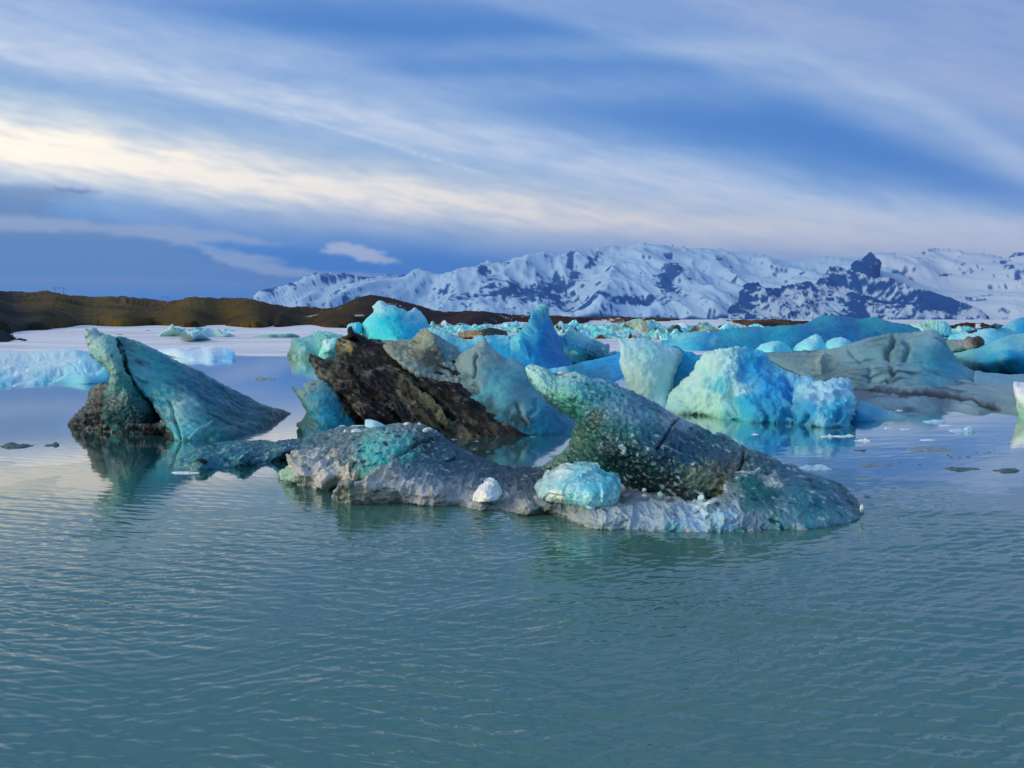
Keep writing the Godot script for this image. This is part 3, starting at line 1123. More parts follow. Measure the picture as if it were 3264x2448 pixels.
	o = {"dim": 0.9, "tint": Vector3(-4, 0, 4), "poly": poly, "step": 3.0, "jag": 1.6, "curve": 0.5, "edge": 14.0, "round": 30.0, "back": Vector3(0, -6, -300), "base": 0x40342a,
		"ctrl": [["R2", "W", [60, 331, 500, 330, 1000, 332, 1500, 330, 2300, 322]], ["R2", "D", [200, 190, 750, 480, 185, 700, 750, 95, 720, 1000, 152, 740, 1300, 216, 800, 1800, 240, 1000, 2350, 262, 1100, 800, 220, 480, 1400, 270, 480]]],
		"zs": 0.15, "noise": [[0, 0.012, 4.0], [1, 0.02, 1.2]], "warp": 24.0, "mott": 0.6, "mfreq": 0.12,
		"spots": [[1190, 965, 90, 0x4b3d2a], [1080, 1000, 60, 0x57482e], [960, 1010, 60, 0x5c4d30], [1180, 1030, 120, 0x2c2624], [1500, 1030, 160, 0x3e302e], [1500, 1005, 120, 0x46393a], [960, 1036, 90, 0x241f1e]],
		"dirt": [[0.05, 0.1, 0.5, 0x2c2523, 0.15, 3.0], [0.07, 0.42, 0.08, 0xb9b7c0, 0.1, 4.0]]}
	single("moraine_hill", "rounded brown hill rising behind the turquoise iceberg", "hill", "moraine", o, spot_at(1200, 1042, 330) * Vector3(1, 0, 1)).set_meta("kind", "structure")
	poly = pts("Z2", [0, 20, 200, 20, 420, 28, 620, 40, 800, 45, 960, 30, 1060, 35, 1180, 42, 1400, 45, 1600, 55, 1800, 62, 2000, 70, 2212, 78])
	poly.append_array(pts("R4", [300, 150, 560, 150, 680, 162, 900, 176, 1200, 184, 1500, 190, 1800, 188, 2300, 196, 2300, 250], 0.0))
	poly.append_array(pts("Z2", [2212, 200, 1500, 170, 800, 156, 200, 135, 0, 130]))
	o = {"poly": poly, "step": 3.0, "jag": 2.5, "curve": 0.2, "edge": 8.0, "round": 20.0, "back": Vector3(0, -4, -300), "base": 0x3d332f,
		"ctrl": [["P", "D", [1700, 1006, 1200, 2000, 1010, 1200, 2300, 1021, 1300, 2800, 1030, 1300, 3270, 1040, 1300, 2100, 1018, 900, 2900, 1030, 900]], ["P", "W", [1700, 1033, 2000, 1037, 2400, 1044, 2900, 1050, 3264, 1052]]],
		"zs": 0.1, "noise": [[0, 0.02, 2.0], [1, 0.06, 1.0]], "warp": 14.0, "mott": 0.35, "mfreq": 0.05,
		"dirt": [[0.03, 0.12, 0.10, 0xb4b6c4, 0.0, 5.0], [0.06, 0.15, 0.3, 0x5a4a3e, 0.0, 3.0]]}
	single("moraine_plain", "flat brown gravel plain with snow patches before the mountains", "plain", "moraine", o, spot_at(2200, 1045, 800) * Vector3(1, 0, 1)).set_meta("kind", "structure")
	poly = pts("Q2", [-60, 448, 20, 452, 55, 478, 90, 488, 110, 506, 180, 514, 185, 526, 100, 534, -60, 540])
	o = {"poly": poly, "step": 2.5, "jag": 2.5, "edge": 8.0, "round": 1.0, "back": Vector3(0, -1, -8), "base": 0x2b3138, "ctrl": [["Q2", "W", [-50, 534, 60, 530, 170, 524]], ["Q2", "D", [-40, 455, 165, 30, 462, 168, 90, 490, 165]]],
		"noise": [[1, 0.4, 0.5]], "mott": 0.4, "mfreq": 1.0}
	single("gravel_spit", "dark gravel spit reaching into the lagoon below the hill", "shore", "moraine", o, spot_at(40, 1090, 135) * Vector3(1, 0, 1)).set_meta("kind", "structure")
	# power line poles on the hill
	plain("pole_wood", Color(0.05, 0.06, 0.09), 0.8)
	for a in [[405.0, 465.0, 390.0, 482.0, 41.0, 84.0, 905.0, "H-shaped power line pole on the higher crest of the brown hill"], [1192.0, 1234.0, 1183.0, 1243.0, 106.0, 142.0, 1390.0, "small H-shaped power line pole in a dip of the brown hill's crest"]]:
		var c := pts("R1", [a[0], a[5], a[1], a[5], a[2], a[4], a[3], a[4]])
		var lb := spot_at(c[0].x, c[0].y, a[6]) - Vector3(0, 3.0, 0)
		var rb := spot_at(c[1].x, c[1].y, a[6]) - Vector3(0, 3.0, 0)
		var top := spot_at(c[2].x, c[2].y, a[6])
		var ends := spot_at(c[3].x, c[3].y, a[6])
		var root := thing("power_pole", a[7], "power pole", (lb + rb) * 0.5, "power line poles")
		for b in [lb, rb]:
			var cy := CylinderMesh.new()
			cy.top_radius = 0.16
			cy.bottom_radius = 0.26
			cy.height = top.y - b.y + 0.6
			cy.radial_segments = 10
			inst(root, "pole", cy, M.pole_wood).position = Vector3(b.x, b.y + cy.height * 0.5, b.z) - root.position
		var bar := BoxMesh.new()
		bar.size = Vector3(ends.x - top.x, 0.34, 0.3)
		inst(root, "crossarm", bar, M.pole_wood).position = Vector3((top.x + ends.x) * 0.5, top.y, top.z) - root.position
		for k in 3:
			var ins := CylinderMesh.new()
			ins.top_radius = 0.1
			ins.bottom_radius = 0.14
			ins.height = 0.8
			ins.radial_segments = 8
			inst(root, "insulator", ins, M.pole_wood).position = Vector3(lerpf(top.x, ends.x, 0.06 + 0.44 * k), top.y - 0.57, top.z) - root.position


# ---------------------------------------------------------------- far ice field
func bergs_far() -> void:
	var pale := hexc(0x9fd0d6)
	var white := hexc(0xc4e2e4)
	var blue := hexc(0x2f9ccc)
	var teal := hexc(0x4aa4b4)
	var grey := hexc(0x7d8a88)
	var brown := hexc(0x4a4238)
	var kinds := []
	var said := []
	for k in 14:
		var one: Color = [white, pale, white, pale, grey][k % 5]
		var two: Color = [blue, teal, pale, blue, teal][(k * 3) % 5]
		said.append("small jagged %s iceberg with %s flanks%s in the far ice field" % [["white", "mint", "white", "mint", "grey"][k % 5], ["blue", "teal", "pale", "blue", "teal"][(k * 3) % 5], " and mud stains" if k % 4 == 3 else ""])
		kinds.append(tents(40 + k * 7, 1.0, 1.0, 1.0, 3 + k % 5, one, two, brown if k % 4 == 3 else teal))
	var rg := RandomNumberGenerator.new()
	rg.seed = 21
	var rows := []
	# x range, y range of waterline, count, size in photo pixels
	for r in [[1330, 1650, 1046, 1066, 26, 52, 32], [1690, 2100, 1042, 1062, 38, 52, 32], [1780, 2180, 1060, 1086, 22, 70, 40], [2080, 2330, 1056, 1085, 14, 66, 36], [2800, 3180, 1056, 1080, 24, 64, 34], [2150, 2520, 1046, 1060, 12, 54, 26], [560, 760, 1050, 1064, 5, 50, 12], [1640, 1700, 1040, 1056, 5, 44, 26]]:
		for i in int(r[4]):
			var t := (i + rg.randf()) / float(r[4])
			rows.append([lerpf(r[0], r[1], t), rg.randf_range(r[2], r[3]), r[5] * rg.randf_range(0.6, 1.5), r[6] * rg.randf_range(0.5, 1.35)])
	var n := 0
	for r in rows:
		var d := on_plane(r[0], r[1], 0.0)
		var p := spot_at(r[0], r[1], d)
		var o := inst(self, "small_iceberg", kinds[n % kinds.size()], M.far_ice)
		var s := d / FOCAL
		o.position = p
		o.scale = Vector3(r[2] * s * rg.randf_range(1.1, 1.9), r[3] * s * 0.85, r[2] * s * rg.randf_range(0.6, 1.1))
		o.rotation.y = rg.randf_range(-0.5, 0.5) + (PI if n % 2 else 0.0)
		tag(o, said[n % kinds.size()], "iceberg", "far ice field")
		n += 1


func bergs_mid() -> void:
	soft = 0.5
	var t: Node3D
	# turquoise berg behind the dark one
	t = thing("turquoise_iceberg", "turquoise wedge-shaped iceberg with white ragged top edge behind the dark iceberg", "iceberg", spot_at(1250, 1150, 75) * Vector3(1, 0, 1))
	part(t, "ice_body", "ice_smooth", {"poly": pts("R2", [668, 400, 672, 360, 680, 310, 715, 262, 765, 225, 768, 205, 755, 190, 745, 175, 770, 160, 800, 134, 830, 140, 860, 160, 920, 170, 945, 188, 985, 192, 1020, 208, 1040, 190, 1060, 185, 1100, 205, 1125, 235, 1150, 262, 1155, 300, 1180, 325, 1240, 350, 1260, 470, 1200, 600, 720, 600, 670, 500]), "step": 2.6, "jag": 3.5,
		"ctrl": [["R2", "W", [680, 570, 950, 590, 1230, 570]], ["R2", "D", [800, 140, 79, 1060, 190, 80, 680, 330, 77, 900, 300, 74.5, 1150, 300, 79, 950, 420, 72]]], "edge": 40.0, "round": 2.5, "back": Vector3(0, 0, -6),
		"noise": [[0, 0.35, 0.6], [0, 1.1, 0.22], [1, 2.2, 0.07]], "base": 0x3aaec8, "warp": 22.0, "mott": 0.10, "mfreq": 0.7,
		"spots": [[1210, 965, 26, 0xb9e2e8], [1250, 978, 22, 0x8fd4de], [1320, 985, 24, 0xb6e0ea], [1345, 1005, 20, 0x9bdaea], [1180, 1000, 22, 0x8ccfd8], [1165, 1050, 30, 0x7fd2d8], [1240, 1070, 40, 0x58c4ce], [1290, 1030, 60, 0x1f96bc], [1220, 1030, 50, 0x35a9c4], [1340, 1050, 40, 0x2a9fd0]]})
	part(t, "side_block", "ice_smooth", {"poly": pts("R2", [570, 320, 600, 305, 650, 295, 676, 318, 672, 372, 640, 400, 590, 400, 572, 360]), "step": 2.6, "jag": 1.5, "ctrl": [["R2", "D", [570, 320, 77, 670, 310, 78, 620, 350, 75.5, 620, 400, 75.5]]], "edge": 16.0, "round": 1.0, "back": Vector3(0, 0, -2.5), "noise": [[3, 1.2, 0.3]], "base": 0x4fb9d6, "spots": [[1115, 1035, 16, 0x8fd4e4], [1150, 1040, 14, 0x3aa8d0]]})
	# blue saddle and pyramid
	t = thing("blue_iceberg", "vivid blue iceberg with a sharp pyramid peak and a low saddle beside it", "iceberg", spot_at(1650, 1172, 66) * Vector3(1, 0, 1))
	part(t, "saddle_ridge", "ice_smooth", {"dim": 0.92, "tint": Vector3(4, 4, -12), "poly": pts("R2", [860, 430, 970, 382, 1100, 346, 1200, 338, 1300, 368, 1380, 400, 1440, 425, 1480, 422, 1510, 396, 1560, 388, 1600, 396, 1700, 392, 1800, 388, 1840, 370, 1900, 420, 1960, 560, 1960, 660, 1700, 660, 1400, 640, 1100, 590, 880, 540]), "step": 2.6, "jag": 3.0,
		"ctrl": [["R2", "W", [900, 610, 1300, 630, 1700, 640, 1950, 642]], ["R2", "D", [970, 385, 76, 1200, 340, 75, 1400, 410, 73, 1560, 392, 72, 1800, 390, 71, 1500, 480, 68.5, 1200, 440, 71, 1750, 480, 67.5]]], "edge": 34.0, "round": 2.2, "back": Vector3(0, 0, -6),
		"noise": [[0, 0.4, 0.5], [1, 1.2, 0.16], [0, 2.5, 0.06]], "base": 0x2f9fd6, "mott": 0.12, "mfreq": 0.8,
		"grooves": [[pts("R2", [1575, 395, 1600, 430, 1590, 480]), 3.0, 0.35], [pts("R2", [1765, 395, 1790, 450, 1810, 520, 1800, 600]), 3.0, 0.35]],
		"spots": [[1330, 1054, 24, 0x9adaea], [1420, 1062, 22, 0x9cd9f0], [1390, 1050, 22, 0xa8e0f0], [1470, 1085, 22, 0x8fd2ee], [1530, 1075, 20, 0xaee0f0], [1610, 1074, 22, 0xa4dcf2], [1450, 1110, 50, 0x2f96d0], [1560, 1120, 60, 0x2590d4], [1640, 1110, 50, 0x2c9ade], [1300, 1080, 40, 0x5cbce4]]})
	part(t, "pyramid_peak", "ice_smooth", {"dim": 0.9, "tint": Vector3(14, 8, -16), "poly": pts("R2", [1780, 400, 1830, 370, 1870, 330, 1940, 262, 1990, 216, 2012, 203, 2030, 206, 2045, 232, 2062, 275, 2090, 342, 2130, 422, 2150, 500, 2190, 580, 2240, 625, 2230, 660, 2000, 668, 1800, 660, 1760, 560, 1760, 450]), "step": 2.6, "jag": 2.2, "curve": 0.3,
		"ctrl": [["R2", "W", [1780, 645, 1950, 645, 2100, 640, 2220, 622]], ["R2", "D", [2015, 205, 69, 1880, 340, 68.5, 2110, 380, 68.5, 1940, 420, 65, 2000, 330, 66.4, 2060, 480, 65.6, 2160, 540, 67, 1800, 420, 69]]], "edge": 12.0, "round": 0.9, "back": Vector3(0, 0, -6),
		"noise": [[0, 0.4, 0.5], [1, 0.9, 0.12]], "base": 0x1480d2, "warp": 16.0, "mott": 0.12, "mfreq": 0.7,
		"grooves": [[pts("R2", [2000, 220, 1950, 320, 1890, 400, 1880, 520]), 10.0, -0.7]],
		"spots": [[1730, 993, 16, 0x7cc8e4], [1700, 1030, 22, 0x63bdec], [1670, 1070, 24, 0x5cbbee], [1640, 1090, 24, 0x74c4ee], [1735, 1050, 30, 0x157ad6], [1770, 1050, 22, 0x2f92de], [1740, 1110, 50, 0x0f72cc], [1800, 1150, 40, 0x0f6ec8], [1660, 1140, 40, 0x2184d8], [1780, 1090, 22, 0x1c7ede]]})
	# teal facet berg
	t = thing("teal_iceberg", "teal faceted iceberg with a small white spike beside the blue pyramid", "iceberg", spot_at(1850, 1160, 70) * Vector3(1, 0, 1))
	part(t, "ice_body", "ice_wet", {"poly": pts("Q6", [900, 330, 945, 300, 985, 292, 1005, 262, 1020, 222, 1034, 218, 1048, 250, 1065, 268, 1110, 270, 1130, 300, 1180, 318, 1260, 342, 1325, 376, 1335, 405, 1330, 425, 1420, 440, 1420, 500, 1250, 500, 1130, 520, 1040, 535, 960, 520, 900, 450]), "step": 2.6, "jag": 2.2, "curve": 0.3,
		"ctrl": [["Q6", "W", [950, 515, 1050, 522, 1200, 495, 1380, 480]], ["Q6", "D", [1030, 225, 74, 960, 310, 73, 1100, 290, 74, 1320, 380, 78, 1050, 380, 70.5, 1200, 420, 72, 970, 420, 70]]], "edge": 16.0, "round": 1.2, "back": Vector3(0, 0, -5),
		"noise": [[3, 0.5, 0.35], [1, 1.2, 0.18, -0.4, 3.0], [0, 3.0, 0.05]], "base": 0x2a8fa8, "mott": 0.14, "mfreq": 0.9,
		"spots": [[1820, 1045, 16, 0xa9d8d8], [1845, 1065, 22, 0x9ccccb], [1880, 1085, 22, 0x8fbcc0], [1930, 1095, 20, 0x9db9c4], [1880, 1100, 40, 0x1f84b0], [1820, 1090, 36, 0x2a93b4], [1900, 1125, 40, 0x1c7f96], [1800, 1130, 14, 0x9fcfc0], [1850, 1150, 36, 0x2a8a8c], [1940, 1130, 30, 0x1d7ea6]],
		"dirt": [[1.6, 0.42, 0.1, 0xa6cbb6, 0.1, 3.0]]})
	t = thing("low_blue_iceberg", "low smooth blue ice slab with a dark end between the pyramid and the white iceberg", "iceberg", spot_at(1880, 1190, 58) * Vector3(1, 0, 1))
	part(t, "slab", "ice_smooth", {"poly": pts("R3", [440, 405, 560, 385, 690, 362, 850, 318, 1000, 290, 1100, 262, 1240, 240, 1240, 420, 1150, 560, 1000, 560, 800, 500, 500, 450]), "step": 2.6, "jag": 1.5,
		"ctrl": [["R3", "W", [450, 425, 800, 480, 1100, 530]], ["R3", "D", [700, 365, 62, 1000, 292, 64, 1230, 245, 66, 1000, 400, 58.5, 1150, 400, 59]]], "edge": 20.0, "round": 0.8, "back": Vector3(0, -0.3, -4),
		"noise": [[0, 0.5, 0.25], [1, 1.3, 0.10, 0.3, 4.0]], "base": 0x2286c0, "mott": 0.14, "mfreq": 0.8, "spots": [[1830, 1185, 30, 0x1b5f80], [1900, 1195, 34, 0x174f70], [1890, 1150, 36, 0x3f9ed2], [1950, 1140, 30, 0x2f94cc], [1790, 1176, 22, 0x7cc4e0]]})
	for a in [[1796, 1190, 36, 14, 1.3], [1925, 1212, 30, 14, 1.2]]:
		var d := 54.0
		var o := inst(self, "snow_clump", lump(int(a[0]), Vector3(a[2], a[3], a[2]) * d / FOCAL * 1.4, hexc(0xaeb9c4), hexc(0x93a2b0)), M.snow)
		o.position = spot_at(a[0], a[1], d)
		tag(o, "%s greyish snow clump lying on the low blue ice slab" % ("flat" if a[0] < 1800 else "rounded"), "snow", "snow clumps on the blue slab")
	# long blue ridge on the right
	t = thing("long_blue_iceberg", "long deep blue iceberg ridge behind the grey iceberg", "iceberg", spot_at(2500, 1115, 100) * Vector3(1, 0, 1))
	part(t, "ridge", "ice_smooth", {"dim": 0.88, "tint": Vector3(8, 4, -12), "poly": pts("Q1", [470, 600, 480, 560, 500, 535, 600, 516, 700, 511, 850, 506, 950, 500, 1010, 485, 1060, 456, 1130, 445, 1230, 455, 1300, 466, 1380, 458, 1440, 474, 1500, 490, 1570, 500, 1625, 522, 1640, 560, 1500, 660, 1000, 668, 600, 668, 480, 650]), "step": 2.8, "jag": 2.0,
		"ctrl": [["Q1", "W", [500, 645, 900, 648, 1300, 645, 1600, 630]], ["Q1", "D", [500, 540, 108, 800, 508, 108, 1100, 448, 110, 1400, 462, 112, 1600, 515, 112, 700, 570, 103, 1100, 540, 102, 1400, 540, 105]]], "edge": 26.0, "round": 2.5, "back": Vector3(0, 0, -8),
		"noise": [[0, 0.25, 0.8], [0, 0.9, 0.2]], "base": 0x1b7cbc, "mott": 0.08, "mfreq": 0.5,
		"spots": [[2620, 1012, 34, 0x45a8cc], [2780, 1018, 34, 0x45a6c8], [2480, 1045, 50, 0x3d9fce], [2350, 1055, 40, 0x45a4d2], [2700, 1050, 70, 0x1468b4], [2880, 1035, 40, 0x2f8cc0], [2600, 1080, 80, 0x166cb8], [2420, 1090, 60, 0x1a78bc]]})
	part(t, "rounded_end", "ice_smooth", {"dim": 0.9, "poly": pts("Z2", [1500, 320, 1650, 290, 1700, 260, 1760, 232, 1850, 215, 1980, 208, 2080, 218, 2212, 225, 2360, 280, 2450, 360, 2470, 460, 1900, 470, 1640, 430]), "step": 2.6, "jag": 1.5,
		"ctrl": [["Z2", "D", [1520, 320, 106, 1720, 260, 106, 1980, 212, 106, 2300, 270, 105, 1950, 300, 101, 1700, 380, 101, 2200, 400, 100]]], "edge": 30.0, "round": 2.5, "back": Vector3(0, -1, -7), "noise": [[0, 0.3, 0.5], [0, 1.0, 0.12]], "base": 0x3a9fd0, "mott": 0.08, "mfreq": 0.6,
		"spots": [[2170, 1075, 26, 0x8fd0e2], [2220, 1062, 26, 0x7cc6de], [2260, 1090, 44, 0x3399cf], [2280, 1095, 14, 0xa2d8e4], [2320, 1075, 30, 0x2f90cc], [2170, 1105, 26, 0x55b2d6]]})
	# three lumps before it
	for a in [["rounded pale turquoise ice lump, lowest of three before the long blue ridge", [350, 352, 385, 322, 440, 305, 510, 300, 560, 322, 600, 360, 590, 400, 420, 400, 350, 385], 470.0],
			["pointed pale turquoise ice lump between two lower lumps before the long blue ridge", [600, 362, 650, 312, 715, 275, 750, 255, 775, 249, 800, 268, 815, 300, 840, 330, 850, 372, 800, 396, 620, 396], 740.0],
			["flat-topped pale turquoise ice lump before the long blue ridge beside the grey iceberg", [825, 330, 840, 296, 880, 282, 940, 272, 985, 292, 1010, 310, 1010, 370, 840, 370], 930.0]]:
		var c := pts("R4", [a[2], 400])[0]
		var o := {"poly": pts("R4", a[1]), "step": 2.6, "jag": 2.5, "ctrl": [["R4", "D", [a[2] - 110, 380, 88, a[2] + 110, 380, 88, a[2], 290, 90, a[2], 350, 86, a[2] - 60, 330, 88]]], "edge": 26.0, "round": 1.6, "back": Vector3(0, 0, -3), "noise": [[0, 0.6, 0.4], [2, 1.0, 0.2], [1, 2.0, 0.08]], "base": 0x63bcd2, "mott": 0.1,
			"spots": [[c.x, 1085, 24, 0xaadde4], [c.x - 20, 1100, 24, 0x86cddc], [c.x + 25, 1105, 22, 0x4fb0d0]]}
		single("ice_lump", a[0], "iceberg", "ice_smooth", o, spot_at(c.x, 1128, 88) * Vector3(1, 0, 1), "ice lumps before the blue ridge")
	# right hand pale ridges
	t = thing("pale_blue_iceberg", "pale blue sloping iceberg ridge with dark seam behind the brown boulder of ice", "iceberg", spot_at(3150, 1090, 85) * Vector3(1, 0, 1))
	part(t, "ridge", "ice_smooth", {"poly": pts("Z3", [1260, 400, 1300, 350, 1400, 322, 1460, 318, 1560, 300, 1700, 262, 1800, 240, 1870, 240, 1910, 262, 1980, 250, 2060, 285, 2130, 330, 2300, 330, 2300, 520, 1700, 520, 1300, 470]), "step": 2.6, "jag": 2.0, "ctrl": [["Z3", "D", [1270, 420, 84, 1450, 320, 87, 1800, 242, 89, 2100, 320, 88, 1700, 370, 83, 2200, 420, 83, 1400, 480, 82]]], "edge": 22.0, "round": 2.0, "back": Vector3(0, -1, -6), "noise": [[0, 0.4, 0.4], [1, 1.2, 0.12, 0.3, 3.0]], "base": 0x63b4d0, "mott": 0.1,
		"spots": [[3140, 1050, 30, 0x9fd4e2], [3080, 1068, 26, 0xa6dae2], [3180, 1060, 34, 0x4fa6cc], [3050, 1085, 24, 0x84cbdc], [3230, 1075, 30, 0x5a9cb4]], "dirt": [[0.5, 0.42, 0.1, 0x55636a]]})
	part(t, "dark_seam", "dirt_ice", {"poly": pts("Z3", [1500, 300, 1600, 280, 1720, 242, 1800, 228, 1850, 200, 1900, 212, 1940, 232, 1920, 262, 1870, 240, 1780, 248, 1650, 290, 1530, 318]), "step": 2.2, "jag": 2.5, "ctrl": [["P", "D", [3080, 1055, 88.2, 3190, 1035, 89.4, 3140, 1045, 88.6]]], "edge": 6.0, "round": 0.5, "back": Vector3(0, 0, -1.5), "noise": [[1, 1.0, 0.25]], "base": 0x2c3440, "spots": [[3180, 1034, 12, 0x2f6a84]]})
	t = thing("sloping_blue_iceberg", "smooth blue iceberg with a long sloping back beside the grey iceberg", "iceberg", spot_at(3180, 1195, 52) * Vector3(1, 0, 1))
	part(t, "ice_body", "ice_smooth", {"dim": 0.92, "tint": Vector3(4, 2, -8), "poly": pts("R4", [1706, 382, 1800, 366, 1900, 340, 2000, 302, 2100, 266, 2212, 245, 2300, 232, 2300, 560, 2100, 560, 1950, 545, 1850, 510, 1780, 450]), "step": 2.6, "jag": 1.5, "ctrl": [["R4", "W", [1850, 535, 2050, 545, 2280, 548]], ["R4", "D", [1720, 385, 58, 1900, 342, 58, 2200, 250, 59, 1900, 440, 53.5, 2100, 380, 53.5, 2250, 360, 54]]], "edge": 24.0, "round": 1.6, "back": Vector3(0, 0, -5), "noise": [[0, 0.4, 0.4], [0, 1.4, 0.1]], "base": 0x3f9fd0, "mott": 0.1, "warp": 26.0,
		"spots": [[3080, 1130, 40, 0x8ac6d8], [3180, 1095, 40, 0x7fc2da], [3255, 1070, 30, 0x8bbcd0], [3130, 1150, 40, 0x58b0d6], [3230, 1130, 36, 0x2c8cd2], [3250, 1170, 40, 0x2585cc], [3160, 1180, 40, 0x2f92cc], [3120, 1170, 20, 0x4a96b8]]})
	t = thing("far_blue_iceberg", "hazy teal iceberg rising at the end of the pale ridge", "iceberg", spot_at(3240, 1080, 110) * Vector3(1, 0, 1))
	part(t, "ice_body", "ice_smooth", {"poly": pts("R4", [2040, 215, 2080, 185, 2120, 160, 2170, 140, 2212, 132, 2320, 120, 2320, 290, 2060, 290]), "step": 2.6, "jag": 1.2, "ctrl": [["R4", "D", [2060, 200, 118, 2300, 130, 118, 2200, 200, 112, 2060, 280, 110, 2300, 280, 110]]], "edge": 20.0, "round": 2.0, "back": Vector3(0, -1, -6), "noise": [[0, 0.3, 0.5]], "base": 0x3a93b8, "mott": 0.06, "spots": [[3220, 1020, 24, 0x86bcc8], [3250, 1050, 30, 0x2f86bc]]})
	single("ice_boulder", "grey and brown muddy ice boulder between the grey iceberg and the blue slope", "iceberg", "dirt_ice", {"poly": pts("Z3", [1230, 430, 1300, 405, 1400, 410, 1470, 395, 1510, 368, 1580, 375, 1640, 355, 1680, 380, 1710, 430, 1700, 470, 1650, 510, 1500, 540, 1300, 560, 1240, 520]), "step": 2.2, "jag": 3.0,
		"ctrl": [["Z3", "D", [1240, 500, 60, 1700, 470, 60, 1450, 400, 61, 1600, 450, 58.6, 1350, 500, 58.6, 1500, 560, 58.5]]], "edge": 14.0, "round": 1.0, "back": Vector3(0, -0.5, -3), "noise": [[1, 0.8, 0.3], [2, 2.0, 0.12]], "base": 0x6c7276, "mott": 0.3, "spots": [[3115, 1090, 14, 0x3a302c], [3125, 1082, 14, 0x3c332e], [3090, 1078, 12, 0x5a5048], [3060, 1095, 20, 0x8b9296], [3035, 1110, 18, 0x557e8c]]}, spot_at(3080, 1195, 58) * Vector3(1, 0, 1))
	# grey berg with folds
	t = thing("grey_iceberg", "large grey-green smooth iceberg with vertical folds and a long low foot", "iceberg", spot_at(2850, 1225, 44) * Vector3(1, 0, 1))
	part(t, "high_hump", "ice_rough", {"tint": Vector3(-16, 0, 18), "poly": pts("R4", [385, 385, 500, 380, 650, 370, 800, 365, 920, 345, 1020, 310, 1150, 270, 1300, 246, 1450, 236, 1560, 220, 1615, 236, 1660, 290, 1690, 360, 1740, 420, 1810, 480, 1890, 525, 1920, 600, 1750, 640, 1000, 640, 700, 560, 540, 490, 450, 440]), "step": 2.6, "jag": 2.0,
		"ctrl": [["R4", "D", [400, 390, 52, 650, 372, 52, 900, 350, 52, 1150, 275, 53, 1450, 240, 53, 1600, 235, 52, 1700, 390, 50, 1890, 540, 47, 600, 470, 47, 900, 450, 47.2, 1200, 400, 47.5, 1300, 340, 49, 1550, 400, 47.5, 1600, 520, 44.6, 1000, 600, 44, 1300, 600, 43.5]]], "edge": 34.0, "round": 1.6, "back": Vector3(0, -0.5, -6),
		"noise": [[0, 0.35, 0.4], [1, 0.7, 0.16, 0.1, 3.0], [0, 2.6, 0.05]], "base": 0x72807c, "mott": 0.14, "mfreq": 0.9, "warp": 26.0, "gcol": 0x3d5558,
		"grooves": [[pts("R4", [1310, 270, 1280, 350, 1265, 420]), 8.0, 0.4, 0.35], [pts("R4", [1400, 300, 1405, 370, 1385, 440]), 8.0, 0.35, 0.35], [pts("R4", [1000, 370, 1040, 410, 1080, 440]), 8.0, 0.2, 0.2], [pts("R4", [1110, 322, 1180, 320, 1250, 315]), 3.0, 0.15, 0.4], [pts("R4", [830, 410, 790, 480, 800, 530]), 9.0, -0.3]],
		"spots": [[2920, 1085, 50, 0x86938f], [2830, 1085, 40, 0x707c76], [2700, 1110, 50, 0x8b9590], [2560, 1130, 40, 0x7d857e], [2950, 1130, 46, 0x5f8e92], [3010, 1170, 46, 0x4f8292], [3060, 1200, 36, 0x667f8e], [2620, 1150, 34, 0x9a9c8c], [2640, 1180, 30, 0x55605a], [2750, 1140, 40, 0x738a88], [2970, 1080, 26, 0x8fa0a8]], "dirt": [[0.6, 0.3, 0.25, 0x5a605a, 0.2, 3.0]]})
	part(t, "low_hump", "ice_rough", {"tint": Vector3(-16, 0, 18), "poly": pts("R4", [680, 548, 760, 535, 850, 520, 950, 490, 1100, 470, 1230, 453, 1290, 466, 1350, 449, 1450, 458, 1550, 498, 1680, 550, 1780, 600, 1700, 660, 1300, 660, 900, 640]), "step": 2.6, "jag": 1.8,
		"ctrl": [["R4", "D", [700, 555, 44, 950, 495, 44, 1230, 458, 44, 1450, 464, 44, 1700, 565, 42, 1000, 560, 42, 1300, 530, 42, 1500, 560, 41.5, 1200, 640, 41]]], "edge": 24.0, "round": 1.0, "back": Vector3(0, -0.6, -3), "noise": [[0, 0.5, 0.25], [1, 1.1, 0.12, 0.2, 2.5]], "base": 0x6d7876, "mott": 0.16, "gcol": 0x3a4a4c,
		"grooves": [[pts("R4", [1285, 462, 1300, 520, 1280, 580]), 8.0, 0.25, 0.3], [pts("R4", [1150, 480, 1130, 530, 1140, 570]), 8.0, 0.18, 0.2]], "spots": [[2700, 1190, 40, 0x7c8078], [2800, 1175, 30, 0x82928f], [2900, 1175, 30, 0x7f9498], [2980, 1195, 34, 0x5d8490], [2660, 1205, 30, 0x5f625a]], "dirt": [[0.8, 0.25, 0.25, 0x4f5450, 0.1, 3.0]]})
